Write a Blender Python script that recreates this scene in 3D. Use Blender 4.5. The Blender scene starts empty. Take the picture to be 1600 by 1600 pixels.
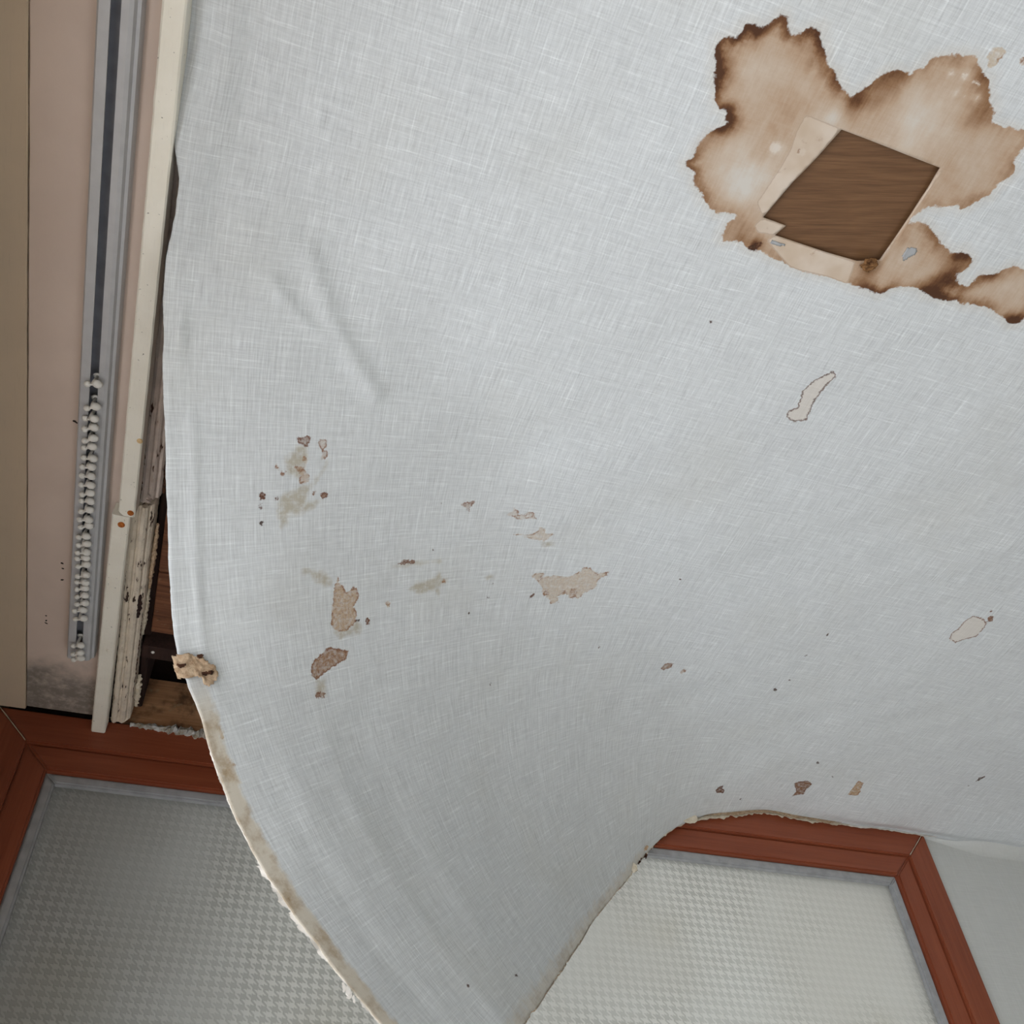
import bpy, bmesh, math, random
import numpy as np
from mathutils import Matrix, Vector, noise as mnoise

sc = bpy.context.scene
COL = sc.collection
H = 2.5                     # ceiling height

# ---------------------------------------------------------------- camera
cam_d = bpy.data.cameras.new('camera'); cam = bpy.data.objects.new('camera', cam_d); COL.objects.link(cam)
cam_d.sensor_width = 36.0; cam_d.lens = 1508.6 / 1600 * 36.0; cam_d.clip_start = 0.02
RT = Vector((0.94751406, -0.31462799, -0.05680081)); DN = Vector((0.198512, 0.71822303, -0.66689479)); FW = Vector((0.25061942, 0.62061655, 0.74298385))
M = Matrix((RT, -DN, -FW)).transposed().to_4x4()
M.translation = Vector((0.22108, -1.38328, H - 0.94815))
cam.matrix_world = M
sc.camera = cam

# ---------------------------------------------------------------- world and lights
sc.view_settings.view_transform = 'Standard'; sc.view_settings.look = 'None'
sc.view_settings.exposure = 0.0; sc.view_settings.gamma = 1.0; sc.view_settings.use_curve_mapping = False
w = bpy.data.worlds.new('daylight'); sc.world = w; w.use_nodes = True
bg = w.node_tree.nodes['Background']; bg.inputs[0].default_value = (0.93, 0.96, 1.0, 1); bg.inputs[1].default_value = 3.2
# sun coming in through the side window and lying on the floor below
sd = bpy.data.lights.new('sun', 'SUN'); sd.energy = 9.4; sd.angle = math.radians(1.0); sd.color = (1.0, 0.98, 0.96)
sun = bpy.data.objects.new('sun', sd); COL.objects.link(sun)
sun.rotation_euler = Vector((1.0, 0.12, -0.95)).to_track_quat('-Z', 'Y').to_euler()

sc.cycles.max_bounces = 6; sc.cycles.diffuse_bounces = 3; sc.cycles.glossy_bounces = 2; sc.cycles.transmission_bounces = 3

# ---------------------------------------------------------------- helpers
def L(r, g=None, b=None):
    def f(c):
        c /= 255.0
        return c / 12.92 if c <= 0.04045 else ((c + 0.055) / 1.055) ** 2.4
    return (f(r), f(g), f(b), 1.0)

class N:
    """tiny node-expression helper"""
    def __init__(s, name):
        s.m = bpy.data.materials.new(name); s.m.use_nodes = True
        s.t = s.m.node_tree; s.t.nodes.clear()
        s.out = s.t.nodes.new('ShaderNodeOutputMaterial')
    def nd(s, typ, **kw):
        n = s.t.nodes.new(typ)
        for k, v in kw.items(): setattr(n, k, v)
        return n
    def put(s, sock, v):
        if isinstance(v, bpy.types.NodeSocket): s.t.links.new(v, sock)
        elif v is not None:
            if hasattr(sock.default_value, '__len__') and not hasattr(v, '__len__'): v = [v] * len(sock.default_value)
            if hasattr(sock.default_value, '__len__') and len(sock.default_value) == 3 and len(v) == 4: v = v[:3]
            sock.default_value = v
    def ma(s, op, a, b=None, c=None, clamp=False):
        n = s.nd('ShaderNodeMath', operation=op); n.use_clamp = clamp
        for i, v in enumerate((a, b, c)):
            if v is not None: s.put(n.inputs[i], v)
        return n.outputs[0]
    def add(s, a, b): return s.ma('ADD', a, b)
    def sub(s, a, b): return s.ma('SUBTRACT', a, b)
    def mul(s, a, b): return s.ma('MULTIPLY', a, b)
    def ss(s, x, lo, hi, a=0.0, b=1.0):
        n = s.nd('ShaderNodeMapRange', interpolation_type='SMOOTHSTEP')
        for i, v in enumerate((x, lo, hi, a, b)): s.put(n.inputs[i], v)
        return n.outputs[0]
    def attr(s, name, out='Fac'):
        n = s.nd('ShaderNodeAttribute', attribute_name=name); return n.outputs[out]
    def vscale(s, v, xyz):
        n = s.nd('ShaderNodeVectorMath', operation='MULTIPLY'); s.put(n.inputs[0], v); s.put(n.inputs[1], xyz); return n.outputs[0]
    def noise(s, v, scale, detail=2.0, rough=0.5, xyz=None):
        if xyz: v = s.vscale(v, xyz)
        n = s.nd('ShaderNodeTexNoise'); s.put(n.inputs['Vector'], v); s.put(n.inputs['Scale'], scale)
        s.put(n.inputs['Detail'], detail); s.put(n.inputs['Roughness'], rough); return n.outputs[0]
    def ramp(s, f, stops):
        n = s.nd('ShaderNodeValToRGB'); e = n.color_ramp.elements
        while len(e) < len(stops): e.new(0.5)
        for k, (p, c) in zip(e, stops): k.position = p; k.color = c
        s.put(n.inputs[0], f); return n.outputs[0]
    def mix(s, f, a, b, mode='MIX'):
        n = s.nd('ShaderNodeMix', data_type='RGBA', blend_type=mode)
        s.put(n.inputs[0], f); s.put(n.inputs[6], a); s.put(n.inputs[7], b); return n.outputs[2]
    def bump(s, h, strength, dist):
        n = s.nd('ShaderNodeBump'); s.put(n.inputs['Strength'], strength); s.put(n.inputs['Distance'], dist); s.put(n.inputs['Height'], h); return n.outputs[0]
    def pbr(s, col, rough=0.6, normal=None, spec=0.3, **kw):
        n = s.nd('ShaderNodeBsdfPrincipled'); s.put(n.inputs['Base Color'], col); s.put(n.inputs['Roughness'], rough)
        s.put(n.inputs['Specular IOR Level'], spec)
        if normal is not None: s.put(n.inputs['Normal'], normal)
        for k, v in kw.items(): s.put(n.inputs[k], v)
        return n.outputs[0]
    def obj(s): return s.nd('ShaderNodeTexCoord').outputs['Object']
    def end(s, sh): s.t.links.new(sh, s.out.inputs['Surface']); return s.m
    def mixsh(s, f, a, b):
        n = s.nd('ShaderNodeMixShader'); s.put(n.inputs[0], f); s.t.links.new(a, n.inputs[1]); s.t.links.new(b, n.inputs[2]); return n.outputs[0]

def link(name, me, mat=None, parent=None, loc=None):
    o = bpy.data.objects.new(name, me); COL.objects.link(o)
    if mat and me: me.materials.append(mat)
    if parent: o.parent = parent
    if loc: o.location = loc
    return o
def mesh(name, verts, faces, smooth=False):
    me = bpy.data.meshes.new(name); me.from_pydata([tuple(v) for v in verts], [], faces); me.update()
    if smooth: me.polygons.foreach_set('use_smooth', [True] * len(me.polygons))
    return me
def bm_mesh(name, bm, smooth=False):
    bmesh.ops.recalc_face_normals(bm, faces=bm.faces)
    me = bpy.data.meshes.new(name); bm.to_mesh(me); bm.free()
    if smooth: me.polygons.foreach_set('use_smooth', [True] * len(me.polygons))
    return me
def tag(o, label=None, cat=None, group=None, kind=None):
    if label: o['label'] = label
    if cat: o['category'] = cat
    if group: o['group'] = group
    if kind: o['kind'] = kind
    return o
def empty(name, loc=(0, 0, 0)):
    o = bpy.data.objects.new(name, None); COL.objects.link(o); o.location = loc; o.empty_display_size = 0.05; return o
def box_bm(x0, x1, y0, y1, z0, z1, bev=0.0, seg=2):
    bm = bmesh.new(); bmesh.ops.create_cube(bm, size=1.0)
    bmesh.ops.scale(bm, vec=(x1 - x0, y1 - y0, z1 - z0), verts=bm.verts)
    bmesh.ops.translate(bm, vec=((x0 + x1) / 2, (y0 + y1) / 2, (z0 + z1) / 2), verts=bm.verts)
    if bev: bmesh.ops.bevel(bm, geom=list(bm.edges), offset=bev, segments=seg, affect='EDGES', profile=0.5)
    return bm
def nz(x, y=0.0, z=0.0): return mnoise.noise(Vector((x, y, z)))

# Draped shape of the loosened ceiling sheet: offsets (1e-4 m) from the flat sheet on a 27 x 21 lattice
SHEET_D=([[0,0,0,0,0,0,0,0,0,0,0,0,0,0,0,0,0,0,0,0,0,0,0,0,0,0,0,0,0,0,0,0,0,0,0,0,0,0,0,0,0,0,0,0,0,0,0,0,0,0,0,0,0,0,0,0,0,0,0,0,0,0,0,0,0,0,0,0,0,0,0,0,0,0,0,0,0,0,0,0,0],[0,0,0,0,0,0,0,0,0,0,0,0,0,0,0,0,0,0,0,0,0,0,0,0,0,0,0,0,0,0,0,0,0,0,0,0,0,0,0,0,0,0,0,0,0,0,0,0,0,0,0,0,0,0,0,0,0,0,0,0,0,0,0,0,0,0,0,0,0,0,0,0,0,0,0,0,0,0,0,0,0],[0,0,0,0,0,0,0,0,0,0,0,0,0,0,0,0,0,0,0,0,0,0,0,0,0,0,0,0,0,0,0,0,0,0,0,0,0,0,0,0,0,0,0,0,0,0,0,0,0,0,0,0,0,0,0,0,0,0,0,0,0,0,0,0,0,0,0,0,0,0,0,0,0,0,0,0,0,0,0,0,0],[0,0,0,0,0,0,0,0,0,0,0,0,0,0,0,0,0,0,0,0,0,0,0,0,0,0,0,0,0,0,0,0,0,0,0,0,0,0,0,0,0,0,0,0,0,0,0,0,0,0,0,0,0,0,0,0,0,0,0,0,0,0,0,0,0,0,0,0,0,0,0,0,0,0,0,0,0,0,0,0,0],[0,0,0,0,0,0,0,0,0,0,0,0,0,0,0,0,0,0,0,0,0,0,0,0,0,0,0,0,0,0,0,0,0,0,0,0,0,0,0,0,0,0,0,0,0,0,0,0,0,0,0,0,0,0,0,0,0,0,0,0,0,0,0,0,0,0,0,0,0,0,0,0,0,0,0,0,0,0,0,0,0],[0,0,0,0,0,0,0,0,0,0,0,0,0,0,0,0,0,0,0,0,0,0,0,0,0,0,0,0,0,0,0,0,0,0,0,0,0,0,0,0,0,0,0,0,0,0,0,0,0,0,0,0,0,0,0,0,0,0,0,0,0,0,0,0,0,0,0,0,0,0,0,0,0,0,0,0,0,0,0,0,0],[-39,-11,-130,0,0,0,0,0,0,0,0,0,0,0,0,0,0,0,0,0,0,0,0,0,0,0,0,0,0,0,0,0,0,0,0,0,0,0,0,0,0,0,0,0,0,0,0,0,0,0,0,0,0,0,0,0,0,0,0,0,0,0,0,0,0,0,0,0,0,0,0,0,0,0,0,0,0,0,0,0,0],[-21,-45,-369,-13,-22,-199,0,0,0,0,0,0,0,0,0,0,0,0,0,0,0,0,0,0,0,0,0,0,0,0,0,0,0,0,0,0,0,0,0,0,0,0,0,0,0,0,0,0,0,0,0,0,0,0,0,0,0,0,0,0,0,0,0,0,0,0,0,0,0,0,0,0,0,0,0,0,0,0,0,0,0],[30,-106,-699,26,-91,-511,8,-53,-302,-1,-16,-131,0,0,0,0,0,0,0,0,0,0,0,0,0,0,0,0,0,0,0,0,0,0,0,0,0,0,0,0,0,0,0,0,0,0,0,0,0,0,0,0,0,0,0,0,0,0,0,0,0,0,0,0,0,0,0,0,0,0,0,0,0,0,0,0,0,0,0,0,0],[126,-207,-1099,103,-185,-878,67,-133,-633,30,-69,-381,4,-21,-155,0,0,0,0,0,0,0,0,0,0,0,0,0,0,0,0,0,0,0,0,0,0,0,0,0,0,0,0,0,0,0,0,0,0,0,0,0,0,0,0,0,0,0,0,0,0,0,0,0,0,0,0,0,0,0,0,0,0,0,0,0,0,0,0,0,0],[277,-356,-1551,218,-306,-1281,157,-233,-992,94,-149,-693,41,-76,-408,6,-22,-163,0,0,0,0,0,0,0,0,0,0,0,0,0,0,0,0,0,0,0,0,0,0,0,0,0,0,0,0,0,0,0,0,0,0,0,0,0,0,0,0,0,0,0,0,0,0,0,0,0,0,0,0,0,0,0,0,0,0,0,0,0,0,0],[436,-522,-2021,356,-451,-1713,270,-356,-1381,182,-250,-1040,103,-152,-712,43,-75,-417,6,-24,-183,-1,-5,-57,0,0,0,0,0,0,0,0,0,0,0,0,0,0,0,0,0,0,0,0,0,0,0,0,0,0,0,0,0,0,0,0,0,0,0,0,0,0,0,0,0,0,0,0,0,0,0,0,0,0,0,0,0,0,0,0,0],[603,-699,-2503,515,-621,-2166,408,-506,-1796,294,-373,-1418,188,-249,-1051,100,-145,-713,39,-68,-422,8,-24,-203,-1,-6,-65,0,0,0,0,0,0,0,0,0,0,0,0,0,0,0,0,0,0,0,0,0,0,0,0,0,0,0,0,0,0,0,0,0,0,0,0,0,0,0,0,0,0,0,0,0,0,0,0,0,0,0,0,0,0],[818,-928,-3026,717,-839,-2643,585,-694,-2241,441,-531,-1832,304,-375,-1431,188,-241,-1053,98,-136,-712,38,-63,-423,8,-23,-204,-1,-6,-64,0,0,0,0,0,0,0,0,0,0,0,0,0,0,0,0,0,0,0,0,0,0,0,0,0,0,0,0,0,0,0,0,0,0,0,0,0,0,0,0,0,0,0,0,0,0,0,0,0,0,0],[1179,-1327,-3585,1000,-1146,-3161,821,-949,-2728,640,-744,-2292,469,-551,-1863,319,-381,-1450,194,-240,-1063,101,-133,-715,39,-61,-421,8,-22,-198,-2,-6,-57,0,0,0,0,0,0,0,0,0,0,0,0,0,0,0,0,0,0,0,0,0,0,0,0,0,0,0,0,0,0,0,0,0,0,0,0,0,0,0,0,0,0,0,0,0,0,0,0],[1530,-1727,-4147,1338,-1531,-3701,1124,-1289,-3249,905,-1037,-2795,696,-798,-2344,508,-584,-1904,345,-400,-1481,210,-250,-1083,109,-136,-724,42,-62,-418,8,-21,-185,-1,-5,-42,0,0,0,0,0,0,0,0,0,0,0,0,0,0,0,0,0,0,0,0,0,0,0,0,0,0,0,0,0,0,0,0,0,0,0,0,0,0,0,0,0,0,0,0,0],[1955,-2230,-4702,1730,-1994,-4242,1487,-1713,-3782,1235,-1417,-3322,991,-1131,-2862,765,-869,-2405,560,-635,-1957,382,-435,-1523,236,-271,-1113,123,-148,-739,48,-66,-417,8,-20,-164,0,0,0,0,0,0,0,0,0,0,0,0,0,0,0,0,0,0,0,0,0,0,0,0,0,0,0,0,0,0,0,0,0,0,0,0,0,0,0,0,0,0,0,0,0],[2433,-2824,-5236,2172,-2532,-4772,1901,-2211,-4313,1623,-1877,-3854,1349,-1549,-3393,1087,-1240,-2931,844,-956,-2471,624,-702,-2017,430,-483,-1574,269,-305,-1152,143,-169,-763,56,-76,-422,8,-21,-153,0,0,0,0,0,0,0,0,0,0,0,0,0,0,0,0,0,0,0,0,0,0,0,0,0,0,0,0,0,0,0,0,0,0,0,0,0,0,0,0,0,0],[2940,-3471,-5744,2649,-3128,-5287,2355,-2773,-4833,2056,-2407,-4379,1757,-2042,-3923,1466,-1689,-3464,1189,-1357,-3002,930,-1051,-2539,693,-777,-2079,482,-539,-1628,303,-343,-1192,160,-192,-787,60,-86,-431,7,-25,-156,0,0,0,0,0,0,0,0,0,0,0,0,0,0,0,0,0,0,0,0,0,0,0,0,0,0,0,0,0,0,0,0,0,0,0,0,0,0,0],[3452,-4119,-6244,3147,-3759,-5788,2838,-3383,-5336,2522,-2989,-4889,2201,-2589,-4442,1884,-2197,-3991,1577,-1820,-3533,1284,-1466,-3070,1010,-1139,-2603,754,-842,-2134,522,-580,-1668,317,-361,-1212,155,-194,-784,47,-87,-417,-1,-31,-144,0,0,0,0,0,0,0,0,0,0,0,0,0,0,0,0,0,0,0,0,0,0,0,0,0,0,0,0,0,0,0,0,0,0,0,0],[3953,-4747,-6751,3655,-4408,-6279,3339,-4022,-5827,3006,-3602,-5388,2664,-3167,-4952,2323,-2735,-4510,1988,-2316,-4060,1663,-1913,-3599,1355,-1538,-3129,1062,-1185,-2649,778,-856,-2158,507,-557,-1655,262,-310,-1145,85,-144,-673,8,-77,-326,-3,-51,-140,0,0,0,0,0,0,0,0,0,0,0,0,0,0,0,0,0,0,0,0,0,0,0,0,0,0,0,0,0,0,0,0,0]])
# Outlines of stains, tears and the cut-out on the flat sheet (1e-4 m)
BIG=[[5494,-11743],[5424,-11886],[5381,-11994],[5399,-12050],[5484,-12086],[5554,-12128],[5562,-12200],[5601,-12236],[5664,-12246],[5719,-12230],[5754,-12270],[5790,-12331],[5830,-12384],[5861,-12398],[5903,-12376],[5954,-12314],[6016,-12278],[6096,-12303],[6150,-12352],[6227,-12400],[6280,-12377],[6345,-12307],[6411,-12237],[6454,-12168],[6525,-12118],[6613,-12093],[6691,-12033],[6751,-11987],[6846,-11952],[6889,-11944],[6903,-11981],[6952,-12061],[6997,-12128],[7051,-12198],[7105,-12267],[7175,-12293],[7271,-12298],[7328,-12306],[7351,-12365],[7421,-12408],[7447,-12479],[7508,-12535],[7649,-12584],[7757,-12607],[7856,-12628],[7927,-12567],[8003,-12516],[8092,-12501],[8167,-12385],[8265,-12306],[8386,-12164],[8518,-12148],[8656,-12180],[8750,-12197],[8866,-12290],[8991,-12237],[8941,-12129],[8853,-12067],[8835,-12003],[8851,-11913],[8915,-11812],[8909,-11713],[8841,-11618],[8834,-11516],[8781,-11437],[8716,-11392],[8674,-11316],[8636,-11292],[8560,-11320],[8468,-11253],[8369,-11236],[8270,-11219],[8206,-11110],[8178,-11050],[8182,-10982],[8241,-11018],[8364,-11042],[8494,-10977],[8610,-10932],[8743,-10865],[8822,-10835],[8902,-10845],[8949,-10900],[9017,-10866],[9126,-10817],[9140,-10738],[9081,-10678],[9033,-10622],[9157,-10532],[9256,-10518],[9311,-10606],[9317,-10678],[9430,-10726],[9519,-10767],[9557,-10834],[9627,-10897],[9767,-10911],[9989,-10936],[10275,-10734],[10349,-10490],[10185,-10381],[10183,-10305],[10056,-10267],[9932,-10307],[9697,-10372],[9554,-10359],[9421,-10334],[9270,-10334],[9166,-10312],[9022,-10304],[8874,-10304],[8784,-10349],[8638,-10348],[8533,-10331],[8444,-10290],[8386,-10202],[8328,-10156],[8200,-10175],[8088,-10170],[7970,-10177],[7820,-10189],[7655,-10182],[7506,-10151],[7360,-10163],[7221,-10163],[7095,-10194],[6929,-10198],[6804,-10228],[6676,-10217],[6571,-10265],[6451,-10242],[6359,-10214],[6307,-10290],[6296,-10416],[6352,-10484],[6358,-10524],[6223,-10534],[6145,-10485],[6029,-10538],[5942,-10586],[5835,-10676],[5751,-10747],[5700,-10827],[5616,-10849],[5596,-10890],[5642,-10974],[5635,-11041],[5659,-11117],[5689,-11229],[5775,-11300],[5818,-11359],[5779,-11413],[5755,-11483],[5663,-11476],[5589,-11529],[5568,-11619],[5511,-11686]]
HOLE=[[6955,-11642],[8143,-11608],[8154,-11372],[8145,-11048],[8112,-10527],[7879,-10443],[7501,-10433],[6866,-10439],[6928,-10571],[6642,-10584],[6750,-11024],[6856,-11326]]
PEEL=[[[6527,-11672],[6940,-11650],[6857,-11324],[6751,-11021],[6644,-10581],[6496,-10714],[6511,-10809],[6547,-11119],[6552,-11309],[6517,-11506]],[[6644,-10581],[6928,-10571],[6866,-10439],[6667,-10413],[6590,-10484]],[[6866,-10439],[7501,-10433],[7865,-10433],[7926,-10168],[7652,-10179],[7341,-10156],[7196,-10163],[6949,-10286],[6811,-10361]],[[8138,-11598],[8194,-11598],[8140,-10516],[8104,-10525]]]
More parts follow.
